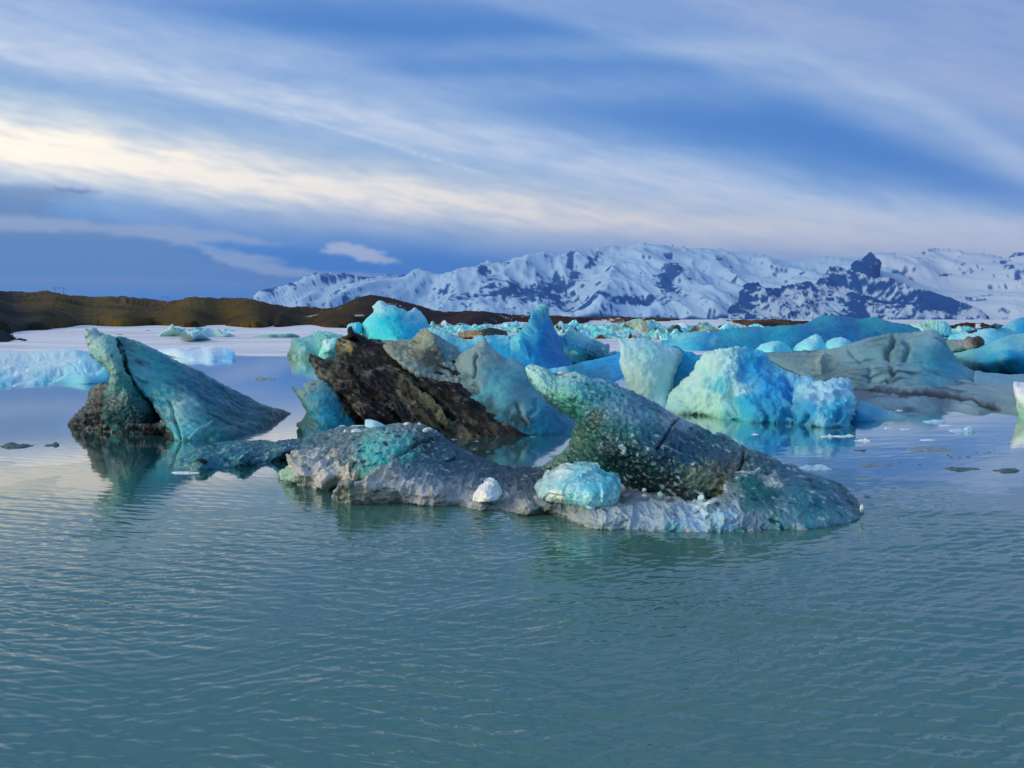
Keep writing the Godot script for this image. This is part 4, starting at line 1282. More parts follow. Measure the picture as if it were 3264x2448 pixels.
	part(t, "foot_shelf", "ice_rough", {"tint": Vector3(-16, 0, 18), "poly": pts("R4", [960, 596, 1100, 584, 1200, 575, 1380, 558, 1450, 550, 1560, 570, 1700, 590, 1790, 565, 1900, 590, 2050, 596, 2150, 600, 2212, 604, 2330, 606, 2330, 860, 2200, 850, 2000, 840, 1700, 830, 1500, 822, 1300, 815, 1150, 790, 1030, 760, 1000, 660]), "step": 2.6, "jag": 2.0,
		"ctrl": [["R4", "W", [1030, 740, 1300, 778, 1600, 788, 1900, 802, 2200, 812, 2320, 815]], ["R4", "D", [1000, 610, 43, 1300, 575, 43, 1600, 580, 43, 1900, 592, 42, 2250, 606, 41, 1300, 650, 39, 1700, 680, 38.2, 2000, 680, 38, 1500, 730, 36, 2100, 750, 35.4, 2280, 720, 37]]], "edge": 16.0, "round": 0.6, "back": Vector3(0, -0.6, -2), "zs": 0.3, "noise": [[0, 0.5, 0.2], [1, 1.0, 0.14, -0.12, 3.0], [0, 3.0, 0.04]], "base": 0x777f84, "mott": 0.16, "warp": 20.0, "gcol": 0x2f2a2e,
		"grooves": [[pts("R4", [1000, 592, 1150, 622, 1300, 655, 1420, 668, 1500, 658, 1600, 672, 1700, 690, 1850, 700, 1950, 740, 2030, 775]), 8.0, 0.12, 0.9], [pts("R4", [1100, 600, 1200, 625, 1340, 640]), 7.0, 0.06, 0.7]],
		"spots": [[2760, 1240, 40, 0x5b5a58], [2900, 1222, 50, 0x868d90], [3060, 1225, 50, 0x7f8788], [3200, 1240, 50, 0x8c9293], [2820, 1275, 40, 0x747c82], [2950, 1290, 50, 0x6e7a80], [3080, 1285, 46, 0x868f8c], [3200, 1290, 46, 0x7d837c], [3000, 1265, 30, 0x5d5250], [3150, 1310, 40, 0x66726e]], "dirt": [[0.9, 0.25, 0.2, 0x56575a, -0.1, 3.0]]})
	part(t, "smooth_foot", "ice_rough", {"tint": Vector3(-16, 0, 18), "poly": pts("R4", [1870, 506, 1960, 518, 2100, 530, 2212, 530, 2320, 540, 2320, 640, 1900, 640]), "step": 3.0, "jag": 1.5, "ctrl": [["R4", "D", [1880, 515, 47, 2100, 532, 47, 2300, 545, 47, 1900, 620, 43, 2300, 620, 43]]], "edge": 14.0, "round": 0.5, "back": Vector3(0, -0.6, -2), "noise": [[0, 0.6, 0.15]], "base": 0x7d8f98, "mott": 0.14})
	single("edge_iceberg", "white-green upright ice wall in the water before the grey iceberg's foot", "iceberg", "ice_white", {"poly": pts("R4", [2134, 602, 2160, 600, 2212, 605, 2400, 600, 2500, 880, 2300, 900, 2212, 862, 2182, 840, 2166, 770, 2150, 680]), "step": 2.4, "jag": 2.0, "ctrl": [["R4", "W", [2185, 832, 2300, 866, 2450, 880]], ["R4", "D", [2140, 610, 32.6, 2300, 610, 32.6, 2160, 720, 32.2, 2300, 750, 31.2]]], "edge": 12.0, "round": 0.5, "back": Vector3(0, 0, -3), "noise": [[0, 0.8, 0.15], [2, 2.0, 0.06]], "base": 0xa9cfcb, "spots": [[3245, 1235, 30, 0xd0e6e6], [3240, 1290, 24, 0xb8dbd4], [3250, 1330, 20, 0x8fc4c0]]}, spot_at(3264, 1345, 31.5) * Vector3(1, 0, 1))
	# left side
	t = thing("low_snowy_iceberg", "low flat pale blue iceberg with snowy parallel ridges behind the fin-shaped iceberg", "iceberg", spot_at(170, 1230, 48) * Vector3(1, 0, 1))
	part(t, "ice_body", "ice_white", {"tint": Vector3(0, 4, -6), "poly": pts("R1", [-60, 512, 60, 500, 150, 505, 250, 508, 330, 498, 400, 492, 520, 488, 640, 508, 700, 540, 770, 590, 810, 650, 810, 720, 790, 755, 600, 770, 300, 785, 100, 800, -60, 800]), "step": 2.6, "jag": 2.0,
		"ctrl": [["R1", "W", [-50, 768, 100, 768, 300, 756, 550, 744, 790, 735]], ["R1", "D", [-40, 520, 70, 200, 512, 72, 520, 495, 74, 690, 545, 66, 800, 660, 52, 100, 600, 58, 400, 600, 58, 650, 620, 54, 150, 690, 50.5, 350, 690, 50.3, 600, 670, 50.4]]], "edge": 14.0, "round": 0.8, "back": Vector3(0, -0.6, -4), "zs": 0.1, "noise": [[0, 0.15, 0.25]], "base": 0x8fb9dc, "mott": 0.12, "warp": 22.0,
		"grooves": [[pts("R1", [0, 690, 120, 640, 260, 610, 400, 590, 560, 570]), 10.0, 0.14], [pts("R1", [290, 750, 360, 700, 470, 660, 640, 640, 740, 620]), 11.0, 0.2], [pts("R1", [60, 760, 160, 720, 300, 680, 460, 650]), 10.0, 0.12], [pts("R1", [0, 600, 200, 570, 420, 545, 600, 530]), 10.0, 0.1]],
		"spots": [[60, 1140, 60, 0xb2c4e0], [200, 1130, 60, 0xb6c9e4], [260, 1122, 22, 0x5a9ad6], [60, 1200, 36, 0xb3cbe4], [20, 1215, 26, 0x5c9ed0], [110, 1212, 26, 0x7fb2da], [180, 1160, 40, 0xa9c6e2], [230, 1205, 50, 0x6fb2d4], [320, 1195, 40, 0x4f9fca], [150, 1225, 26, 0x6fb4d8], [290, 1175, 26, 0x96bfe0], [60, 1170, 22, 0x78a8d4]]})
	single("snowy_iceberg", "small snow-topped ice floe with a blue cut end on the calm water", "iceberg", "ice_white", {"poly": pts("R1", [1150, 510, 1200, 490, 1290, 480, 1350, 492, 1400, 482, 1480, 470, 1600, 474, 1640, 488, 1700, 490, 1720, 520, 1728, 565, 1710, 600, 1560, 606, 1420, 600, 1300, 560]), "step": 2.4, "jag": 2.2,
		"ctrl": [["R1", "W", [1300, 556, 1420, 574, 1560, 580, 1700, 582]], ["R1", "D", [1200, 495, 86, 1480, 474, 88, 1640, 492, 84, 1720, 530, 78, 1550, 530, 77, 1350, 520, 80]]], "edge": 12.0, "round": 0.8, "back": Vector3(0, -0.4, -4), "zs": 0.25, "noise": [[0, 0.4, 0.3, 0.3, 2.0], [1, 0.7, 0.16, 0.4, 3.0]], "base": 0xa9c6e0, "mott": 0.14, "spots": [[620, 1115, 34, 0xc3d2e6], [700, 1110, 28, 0xc0d2e8], [690, 1138, 18, 0x5ea4d6], [725, 1135, 16, 0x4a9ad4], [600, 1140, 24, 0x86b4da], [560, 1120, 24, 0xb4c8e0], [650, 1145, 20, 0x9dc2e0]]}, spot_at(650, 1152, 74) * Vector3(1, 0, 1))
	t = thing("green_iceberg", "small pale green iceberg with a dark muddy edge behind the dark iceberg", "iceberg", spot_at(1000, 1142, 80) * Vector3(1, 0, 1))
	part(t, "ice_body", "ice_wet", {"poly": pts("R2", [128, 540, 145, 500, 160, 470, 158, 425, 190, 412, 230, 415, 310, 380, 370, 360, 450, 374, 540, 398, 560, 480, 540, 575, 300, 580, 150, 575]), "step": 2.4, "jag": 1.8, "curve": 0.3, "ctrl": [["R2", "W", [140, 552, 250, 555, 400, 555, 520, 555]], ["R2", "D", [160, 430, 83, 370, 365, 85, 540, 405, 85, 250, 470, 80, 400, 450, 81]]], "edge": 12.0, "round": 0.8, "back": Vector3(0, 0, -4), "noise": [[3, 0.5, 0.3], [1, 0.9, 0.16, -0.5, 2.5]], "base": 0x6d9fa6, "mott": 0.16,
		"spots": [[930, 1125, 12, 0x3d4a4a], [925, 1105, 14, 0x6f8a88], [1000, 1075, 26, 0x8fc2c2], [1060, 1080, 30, 0x94c9c4], [975, 1110, 24, 0x4a8898], [960, 1130, 22, 0x9cd0d6], [1000, 1135, 18, 0x86c4ce]], "dirt": [[1.5, 0.4, 0.1, 0x3f6470, -0.5, 3.0]]})
	part(t, "spike", "ice_wet", {"poly": pts("R2", [350, 540, 375, 500, 390, 450, 402, 425, 440, 420, 490, 408, 510, 470, 500, 575, 380, 575]), "step": 2.4, "jag": 2.0, "ctrl": [["R2", "W", [380, 560, 490, 560]], ["R2", "D", [400, 430, 79.5, 490, 415, 79.5, 440, 490, 77.6]]], "edge": 10.0, "round": 0.6, "back": Vector3(0, 0, -2), "noise": [[3, 0.9, 0.25], [0, 2.0, 0.1]], "base": 0x8fd0d6, "mott": 0.14, "spots": [[1040, 1090, 12, 0xb9e0dc], [1060, 1120, 16, 0x7ec6d0]]})
	single("spiked_iceberg", "group of pale teal ice with one sharp spike on the far white water", "iceberg", "ice_wet", {"poly": pts("Q2", [1110, 490, 1130, 465, 1150, 450, 1190, 440, 1205, 415, 1215, 403, 1225, 412, 1228, 440, 1270, 436, 1300, 455, 1350, 460, 1430, 452, 1460, 432, 1480, 440, 1512, 448, 1530, 436, 1552, 450, 1570, 470, 1620, 468, 1670, 490, 1660, 505, 1120, 503]), "step": 2.2, "jag": 1.5, "curve": 0.2, "ctrl": [["Q2", "W", [1130, 491, 1300, 492, 1500, 494, 1650, 493]], ["Q2", "D", [1215, 410, 165, 1460, 440, 170, 1600, 475, 166, 1350, 475, 158]]], "edge": 8.0, "round": 1.5, "back": Vector3(0, 0, -6), "noise": [[3, 0.3, 0.6], [0, 0.8, 0.3]], "base": 0x8fbfce, "mott": 0.16, "spots": [[545, 1050, 24, 0xa4d0da], [600, 1060, 30, 0x7fb6c6], [700, 1065, 30, 0x86a8b8], [660, 1055, 18, 0x9cc8d4]]}, spot_at(620, 1073, 160) * Vector3(1, 0, 1))
	single("mud_striped_iceberg", "small domed blue ice floe with a black striped end on the far white water", "iceberg", "ice_wet", {"poly": pts("Q2", [1262, 516, 1275, 500, 1278, 474, 1300, 466, 1335, 474, 1350, 490, 1390, 474, 1425, 472, 1455, 488, 1482, 512, 1490, 530, 1270, 530]), "step": 2.0, "jag": 1.2, "ctrl": [["Q2", "W", [1275, 516, 1380, 521, 1475, 518]], ["Q2", "D", [1290, 475, 130, 1420, 478, 132, 1340, 500, 125]]], "edge": 8.0, "round": 1.0, "back": Vector3(0, 0, -5), "noise": [[0, 0.5, 0.3]], "base": 0x86bcd4, "mott": 0.1, "spots": [[585, 1072, 12, 0x3c464c], [595, 1080, 10, 0x5d686c], [640, 1068, 20, 0xa3cede], [655, 1082, 16, 0x7fb6d2]], "dirt": []}, spot_at(620, 1085, 124) * Vector3(1, 0, 1))
	single("flat_iceberg", "long flat grey-green ice floe on the far white water", "iceberg", "ice_rough", {"poly": pts("Q2", [1780, 492, 1840, 482, 1900, 475, 1980, 474, 2060, 472, 2110, 488, 2100, 506, 1850, 508]), "step": 2.0, "jag": 1.0, "ctrl": [["Q2", "W", [1800, 496, 1950, 500, 2090, 498]], ["Q2", "D", [1900, 477, 160, 2060, 475, 160]]], "edge": 6.0, "round": 1.0, "back": Vector3(0, -0.4, -5), "noise": [[0, 0.5, 0.2]], "base": 0x6f9ea8, "mott": 0.12}, spot_at(880, 1075, 152) * Vector3(1, 0, 1))
	# dirty bergs in the far field
	single("brown_iceberg", "flat brown and black ribbed iceberg in the far ice field behind the saddle", "iceberg", "dirt_ice", {"poly": pts("Z1", [900, 350, 960, 335, 1010, 310, 1100, 315, 1150, 290, 1220, 305, 1290, 300, 1340, 280, 1420, 262, 1500, 255, 1580, 262, 1660, 290, 1720, 305, 1750, 350, 1740, 400, 1400, 420, 900, 400]), "step": 2.0, "jag": 1.5, "ctrl": [["Z1", "D", [920, 380, 150, 1700, 380, 150, 1300, 300, 153, 1500, 270, 153, 1400, 360, 148]]], "edge": 8.0, "round": 1.5, "back": Vector3(0, -0.5, -6), "noise": [[1, 0.4, 0.8, 1.5, 2.0]], "base": 0x4b4a44, "mott": 0.25, "spots": [[1500, 1062, 22, 0x94836e], [1480, 1064, 14, 0x8a7a66], [1560, 1056, 18, 0x272c2c], [1600, 1060, 16, 0x2e3434]]}, spot_at(1540, 1082, 148) * Vector3(1, 0, 1))
	single("banded_iceberg", "tan and turquoise iceberg with a curved dark mud band in the far ice field", "iceberg", "dirt_ice", {"poly": pts("Z2", [1015, 180, 1050, 150, 1075, 100, 1130, 88, 1180, 65, 1250, 52, 1300, 75, 1330, 90, 1390, 66, 1410, 100, 1430, 140, 1480, 160, 1540, 200, 1500, 260, 1200, 260, 1100, 215]), "step": 2.0, "jag": 2.0, "curve": 0.2, "ctrl": [["Z2", "D", [1030, 180, 190, 1250, 60, 195, 1400, 80, 195, 1250, 150, 186, 1480, 200, 188, 1200, 250, 184]]], "edge": 8.0, "round": 2.0, "back": Vector3(0, -0.5, -7), "noise": [[3, 0.3, 0.7], [1, 0.6, 0.3]], "base": 0x7fa09c, "mott": 0.16, "gcol": 0x2a2016,
		"grooves": [[pts("Z2", [1070, 105, 1085, 150, 1150, 170, 1185, 205, 1175, 235]), 4.0, 0.4, 0.9]], "spots": [[2040, 1030, 16, 0x9fb4a6], [2060, 1042, 14, 0xa89a84], [1990, 1048, 12, 0x7d7058], [2075, 1025, 14, 0x64b4cc], [2050, 1018, 12, 0x8fc4c8], [2085, 1045, 14, 0x55a4c0]]}, spot_at(2050, 1068, 186) * Vector3(1, 0, 1))
	single("dark_winged_iceberg", "dark-edged small iceberg with an upturned black tip in the far ice field", "iceberg", "dirt_ice", {"poly": pts("Z2", [1480, 250, 1520, 210, 1540, 180, 1620, 170, 1690, 135, 1715, 150, 1720, 200, 1780, 235, 1740, 260, 1600, 290, 1520, 285]), "step": 2.0, "jag": 2.0, "curve": 0.2, "ctrl": [["Z2", "D", [1500, 240, 158, 1700, 145, 162, 1600, 220, 155, 1750, 245, 158, 1600, 285, 154]]], "edge": 7.0, "round": 1.5, "back": Vector3(0, -0.5, -5), "noise": [[3, 0.4, 0.7], [1, 0.7, 0.3]], "base": 0x60787c, "mott": 0.25, "spots": [[2160, 1042, 9, 0x26262a], [2165, 1055, 8, 0x1c2128], [2130, 1062, 12, 0x2a3138], [2120, 1050, 10, 0x88b0b4], [2150, 1066, 9, 0x5c8894]]}, spot_at(2140, 1076, 155) * Vector3(1, 0, 1))
	single("grey_far_iceberg", "grey-green rough iceberg in the far ice field beside the long blue ridge", "iceberg", "dirt_ice", {"poly": pts("Z2", [1810, 225, 1870, 170, 1900, 140, 1980, 130, 2060, 150, 2120, 170, 2212, 200, 2200, 230, 1980, 250, 1820, 250]), "step": 2.0, "jag": 2.0, "ctrl": [["Z2", "D", [1830, 230, 165, 1980, 140, 168, 2180, 200, 168, 2000, 210, 160]]], "edge": 8.0, "round": 1.5, "back": Vector3(0, -0.5, -6), "noise": [[1, 0.5, 0.6], [3, 0.5, 0.4]], "base": 0x6e7c7a, "mott": 0.25, "spots": [[2220, 1045, 12, 0x3f3f3c], [2245, 1048, 14, 0x9fb8b0], [2270, 1052, 14, 0x77a6ac]]}, spot_at(2240, 1068, 162) * Vector3(1, 0, 1))
	single("mint_iceberg", "pale mint low iceberg in the far ice field behind the end of the blue ridge", "iceberg", "ice_rough", {"poly": pts("Z3", [700, 215, 790, 200, 900, 188, 1010, 176, 1120, 176, 1220, 195, 1280, 225, 1300, 300, 1300, 360, 1000, 330, 860, 260]), "step": 2.2, "jag": 2.0, "ctrl": [["Z3", "D", [720, 215, 150, 1050, 180, 152, 1270, 230, 150, 1000, 260, 144, 1250, 340, 140]]], "edge": 10.0, "round": 1.8, "back": Vector3(0, -0.5, -8), "noise": [[3, 0.3, 0.8], [1, 0.6, 0.4]], "base": 0x86b8b8, "mott": 0.14, "spots": [[2960, 1030, 30, 0x9cc4bc], [2990, 1045, 20, 0x8fd0d8], [2930, 1040, 20, 0xa4c8c4], [3015, 1060, 14, 0x4a9cc0]]}, spot_at(2970, 1075, 142) * Vector3(1, 0, 1))
	# white berg
	soft = 0.85
	t = thing("white_iceberg", "large white and sky-blue melting iceberg with dimpled walls behind the curved fin", "iceberg", spot_at(2400, 1345, 31) * Vector3(1, 0, 1))
	part(t, "upright_slab", "ice_white", {"tint": Vector3(-16, -8, 10), "dim": 0.93, "poly": pts("R3", [1176, 100, 1240, 92, 1300, 85, 1400, 90, 1560, 130, 1700, 162, 1780, 200, 1800, 245, 1762, 330, 1722, 420, 1700, 500, 1690, 620, 1668, 760, 1650, 850, 1500, 830, 1380, 760, 1300, 660, 1262, 560, 1230, 480, 1185, 350, 1190, 250]), "step": 2.4, "jag": 2.5,
		"ctrl": [["R3", "D", [1190, 110, 37.5, 1400, 95, 38, 1780, 205, 38.5, 1200, 300, 36.5, 1500, 300, 36.4, 1740, 330, 37.6, 1300, 550, 35.6, 1550, 550, 35.4, 1680, 600, 36.2, 1450, 780, 34.8, 1620, 800, 34.6]]], "edge": 22.0, "round": 0.6, "back": Vector3(0.3, -0.3, -2.4), "noise": [[0, 0.7, 0.16], [2, 1.5, 0.12, -1.1, 1.8], [0, 3.0, 0.05]], "base": 0xaed2cf, "mott": 0.1, "mfreq": 1.6,
		"spots": [[2000, 1090, 44, 0xbcdcdc], [2060, 1130, 40, 0x9cd0ce], [2120, 1110, 30, 0xb8d8dc], [2030, 1160, 44, 0xb9cfc2], [2070, 1200, 40, 0xb4d2c8], [2040, 1250, 40, 0xa9c2ac], [2110, 1230, 30, 0xaed4d2], [2000, 1140, 26, 0xc2dcd4]]})
	part(t, "blue_recess", "ice_smooth", {"dim": 0.88, "poly": pts("R3", [1700, 170, 1790, 182, 1830, 215, 1900, 222, 1960, 250, 2060, 262, 2100, 400, 2000, 700, 1800, 900, 1640, 860, 1640, 600, 1690, 420]), "step": 2.6, "jag": 2.0, "ctrl": [["R3", "D", [1760, 190, 40.5, 2040, 270, 40, 1750, 400, 39.3, 1950, 400, 39.4, 1700, 700, 38, 1850, 800, 37.4]]], "edge": 14.0, "round": 0.6, "back": Vector3(0, -0.3, -2.4), "noise": [[0, 0.8, 0.2], [2, 1.2, 0.1]], "base": 0x2b93c2, "mott": 0.1, "spots": [[2165, 1190, 30, 0x1f93bc], [2190, 1150, 26, 0x3f9ed0], [2150, 1240, 24, 0x2aa0b4], [2220, 1135, 18, 0x4fa6d8]]})
	poly_white(t)
	part(t, "low_tail", "ice_smooth", {"dim": 0.85, "poly": pts("R4", [1000, 880, 1010, 800, 1045, 738, 1080, 710, 1160, 738, 1240, 770, 1330, 800, 1420, 820, 1445, 834, 1400, 866, 1200, 880]), "step": 2.4, "jag": 2.0, "ctrl": [["R4", "W", [1010, 858, 1200, 854, 1380, 848, 1435, 838]], ["R4", "D", [1080, 716, 33.4, 1240, 774, 33.2, 1400, 818, 33, 1100, 800, 31.6]]], "edge": 16.0, "round": 0.5, "back": Vector3(0, -0.3, -2), "noise": [[0, 0.8, 0.15], [2, 1.6, 0.08]], "base": 0x4fa2d2, "mott": 0.12, "spots": [[2750, 1290, 30, 0x74b4dc], [2850, 1325, 30, 0x8cbcd8], [2740, 1330, 30, 0x2a86c4]]})


func poly_white(t: Node3D) -> void:
	var poly := pts("R3", [1640, 860, 1650, 740, 1700, 660, 1760, 580, 1830, 502, 1930, 420, 1990, 330, 2040, 262, 2110, 225, 2212, 212])
	poly.append_array(pts("R4", [60, 364, 180, 350, 300, 355, 400, 394, 450, 450, 510, 500, 600, 530, 650, 545, 720, 543, 760, 570, 830, 590, 900, 574, 990, 580, 1014, 610, 1020, 680, 1046, 740, 1030, 800, 1005, 850, 1000, 920, 960, 930, 850, 925, 700, 910, 500, 900, 300, 885, 100, 865, -60, 830]))
	part(t, "main_body", "ice_white", {"dim": 0.93, "tint": Vector3(-8, -4, 4), "poly": poly, "step": 2.4, "jag": 3.0,
		"ctrl": [["R7", "W", [640, 300, 850, 312, 1050, 340, 1300, 368, 1500, 372, 1700, 392, 1900, 404, 1970, 395]], ["R4", "D", [100, 370, 34.6, 300, 365, 35, 430, 450, 35, 600, 540, 34, 760, 580, 33.2, 900, 585, 32.8, 1005, 620, 32.6, 100, 550, 33.4, 250, 520, 33.4, 400, 600, 33, 560, 660, 32.4, 700, 660, 31.4, 850, 680, 31, 950, 720, 30.9, 150, 720, 32.8, 350, 760, 31.8, 560, 780, 31.4]], ["R3", "D", [2040, 280, 35.6, 1830, 520, 35.4, 1680, 740, 35]]],
		"edge": 26.0, "round": 0.9, "back": Vector3(0, -0.3, -3), "noise": [[0, 0.6, 0.32], [2, 1.3, 0.16, 1.3, 1.6], [1, 1.0, 0.22, 1.45, 2.2], [0, 3.2, 0.05]], "base": 0x8cc6d6, "mott": 0.08, "mfreq": 1.4, "warp": 24.0, "gcol": 0x1d4a70,
		"grooves": [[pts("R4", [580, 690, 575, 740, 590, 800, 600, 850]), 9.0, 0.35], [pts("R4", [700, 830, 705, 870]), 7.0, 0.5, 0.7], [pts("R4", [930, 790, 940, 840]), 6.0, 0.35, 0.3], [pts("R4", [180, 700, 200, 760, 190, 830]), 10.0, 0.25], [pts("R4", [560, 560, 590, 610, 570, 680]), 9.0, 0.3], [pts("R7", [1310, 270, 1340, 340]), 12.0, 0.3], [pts("R7", [1500, 290, 1490, 350]), 12.0, 0.3]],
		"spots": [[2270, 1130, 40, 0xc3dde0], [2200, 1210, 36, 0xbfdcdc], [2170, 1260, 40, 0xbadcd6], [2250, 1180, 34, 0xaed4d6], [2320, 1135, 34, 0xa6d0dc], [2390, 1150, 34, 0x4fa8d4], [2400, 1190, 36, 0x2f90cc], [2350, 1220, 30, 0xaed6de], [2300, 1240, 26, 0x3fb0c4], [2260, 1280, 34, 0xbfe0da], [2320, 1290, 26, 0xa9d4d8], [2330, 1250, 22, 0xb9dade], [2380, 1300, 34, 0x3aa4cc], [2450, 1240, 36, 0x3b93d0], [2500, 1240, 26, 0x2c86c8], [2470, 1310, 40, 0x2c86b8], [2560, 1220, 26, 0x8fc4e2], [2600, 1250, 34, 0xb4d2e6], [2640, 1260, 26, 0x9cc6e2], [2690, 1240, 24, 0x9ac4e4], [2580, 1310, 36, 0x3493c6], [2660, 1310, 34, 0x4fa2cc], [2610, 1335, 16, 0x9ccade], [2690, 1330, 24, 0x63acd2], [2280, 1325, 30, 0x9ed2bc], [2200, 1310, 30, 0xb4d8c0], [2350, 1340, 30, 0x62b6b4], [2450, 1345, 30, 0x2f8aa8], [2540, 1350, 26, 0x2f88b4], [2480, 1180, 26, 0x7ab6dc]]})


# ---------------------------------------------------------------- near bergs
func bergs_near() -> void:
	soft = 1.0
	var t: Node3D
	# fin-shaped berg on the left
	t = thing("fin_iceberg", "fin-shaped teal iceberg with a forked tip, black crack and muddy foot", "iceberg", spot_at(550, 1390, 28) * Vector3(1, 0, 1))
	part(t, "slab", "ice_wet", {"dim": 0.92, "poly": pts("R1", [860, 402, 900, 402, 960, 420, 1060, 460, 1180, 510, 1290, 570, 1400, 620, 1530, 690, 1660, 760, 1800, 830, 1930, 900, 2050, 930, 2133, 962, 2110, 1000, 2040, 1040, 1960, 1085, 1850, 1140, 1740, 1180, 1600, 1200, 1450, 1205, 1320, 1205, 1280, 1140, 1220, 1060, 1160, 960, 1080, 860, 1000, 780, 960, 700, 920, 600]), "step": 2.4, "jag": 3.0, "curve": 0.3,
		"ctrl": [["R1", "W", [1330, 1168, 1450, 1163, 1600, 1160, 1740, 1145, 1850, 1108, 1960, 1058, 2100, 985]], ["R1", "D", [900, 410, 29.6, 1060, 462, 30, 1290, 572, 30.6, 1530, 692, 31.3, 1800, 832, 32.2, 2050, 935, 33, 1000, 640, 28.7, 1100, 850, 28, 1200, 1000, 27.3, 1250, 700, 28.9, 1400, 850, 28.3, 1600, 900, 29.2, 1500, 1020, 27.6, 1750, 980, 29.8]]], "edge": 14.0, "round": 0.5, "back": Vector3(0.3, -0.4, -2.2),
		"noise": [[0, 0.7, 0.12], [2, 5.0, 0.10, -0.55, 1.5], [2, 2.4, 0.06, -0.55, 2.0]], "base": 0x2a6f84, "mott": 0.22, "mfreq": 3.0, "gcol": 0x8fc4cc,
		"grooves": [[pts("R1", [1250, 890, 1270, 970, 1310, 1060, 1320, 1160]), 5.0, 0.16], [pts("R1", [1560, 1020, 1490, 1080, 1400, 1150]), 4.0, -0.1, 0.6]],
		"spots": [[440, 1110, 30, 0x5f9fac], [500, 1160, 40, 0x4f9cb0], [450, 1190, 30, 0x6fb0c0], [480, 1230, 34, 0x549fb4], [520, 1250, 30, 0x3f8ca4], [580, 1300, 36, 0x9cc6d0], [610, 1340, 36, 0x7ab6c4], [590, 1380, 30, 0x66b4c0], [640, 1360, 20, 0x5aa8b4], [560, 1150, 40, 0x3a8098], [640, 1190, 50, 0x2a6e88], [700, 1250, 50, 0x256480], [780, 1290, 50, 0x2a6078], [860, 1310, 40, 0x33545f], [690, 1330, 40, 0x24687c], [760, 1350, 40, 0x244f5e], [690, 1390, 34, 0x1f6674], [910, 1318, 24, 0x3a4448], [420, 1090, 20, 0x58787c]],
		"dirt": [[2.2, 0.34, 0.4, 0x5f8c98, -0.55, 2.5], [1.6, 0.2, 0.5, 0x17424f, -0.55, 2.5]]})
	part(t, "tip_fin", "ice_wet", {"dim": 0.93, "tint": Vector3(-4, 0, 10), "poly": pts("R1", [620, 338, 650, 345, 680, 328, 700, 340, 722, 362, 790, 385, 860, 402, 900, 410, 930, 480, 945, 560, 970, 640, 1010, 720, 1060, 790, 1120, 850, 1150, 920, 1180, 980, 1220, 1030, 1222, 1130, 1100, 1160, 900, 1140, 760, 1000, 760, 820, 800, 740, 800, 690, 770, 622, 720, 580, 685, 548, 655, 532, 652, 490, 630, 420]), "step": 2.4, "jag": 2.2, "curve": 0.3,
		"ctrl": [["R1", "W", [900, 1105, 1050, 1112, 1200, 1095]], ["R1", "D", [630, 345, 28.9, 690, 335, 29.2, 880, 408, 29.5, 650, 500, 28.6, 770, 480, 28.2, 900, 520, 28.5, 760, 600, 28.0, 870, 640, 27.9, 960, 650, 28.6, 840, 780, 27.8, 950, 820, 27.7, 1050, 800, 28.7, 1040, 950, 27.6, 1150, 930, 28.4]]], "edge": 14.0, "round": 0.35, "back": Vector3(0.2, -0.3, -1.6),
		"noise": [[0, 0.9, 0.10], [2, 3.0, 0.06], [1, 4.0, 0.04]], "base": 0x5a8f90, "mott": 0.18, "mfreq": 3.0, "gcol": 0x0c1a22,
		"grooves": [[pts("R1", [890, 420, 925, 500, 945, 570, 960, 630, 1000, 710, 1045, 770, 1100, 830, 1140, 890, 1170, 960]), 11.0, 0.25, 0.95], [pts("R1", [880, 430, 900, 510, 930, 600]), 5.0, 0.06, 0.5]],
		"spots": [[280, 1060, 24, 0xa9c0bc], [300, 1090, 30, 0x9fbcb8], [340, 1080, 30, 0x7fb2ac], [330, 1130, 30, 0x8cb4ac], [380, 1110, 24, 0x6fa8a6], [400, 1150, 26, 0x6aa59c], [350, 1180, 30, 0x86a89c], [380, 1220, 24, 0x4f7a70], [405, 1230, 20, 0x2f7a6a], [440, 1260, 26, 0x1f5f54], [420, 1290, 30, 0x234a48], [470, 1310, 26, 0x152c34], [490, 1340, 24, 0x18262c], [390, 1270, 24, 0x55695f], [430, 1340, 30, 0x2a3a3c], [350, 1300, 30, 0x3f4a48]],
		"dirt": [[5.0, 0.40, 0.25, 0x8aa89c], [3.5, 0.36, 0.2, 0x2a4a48]]})
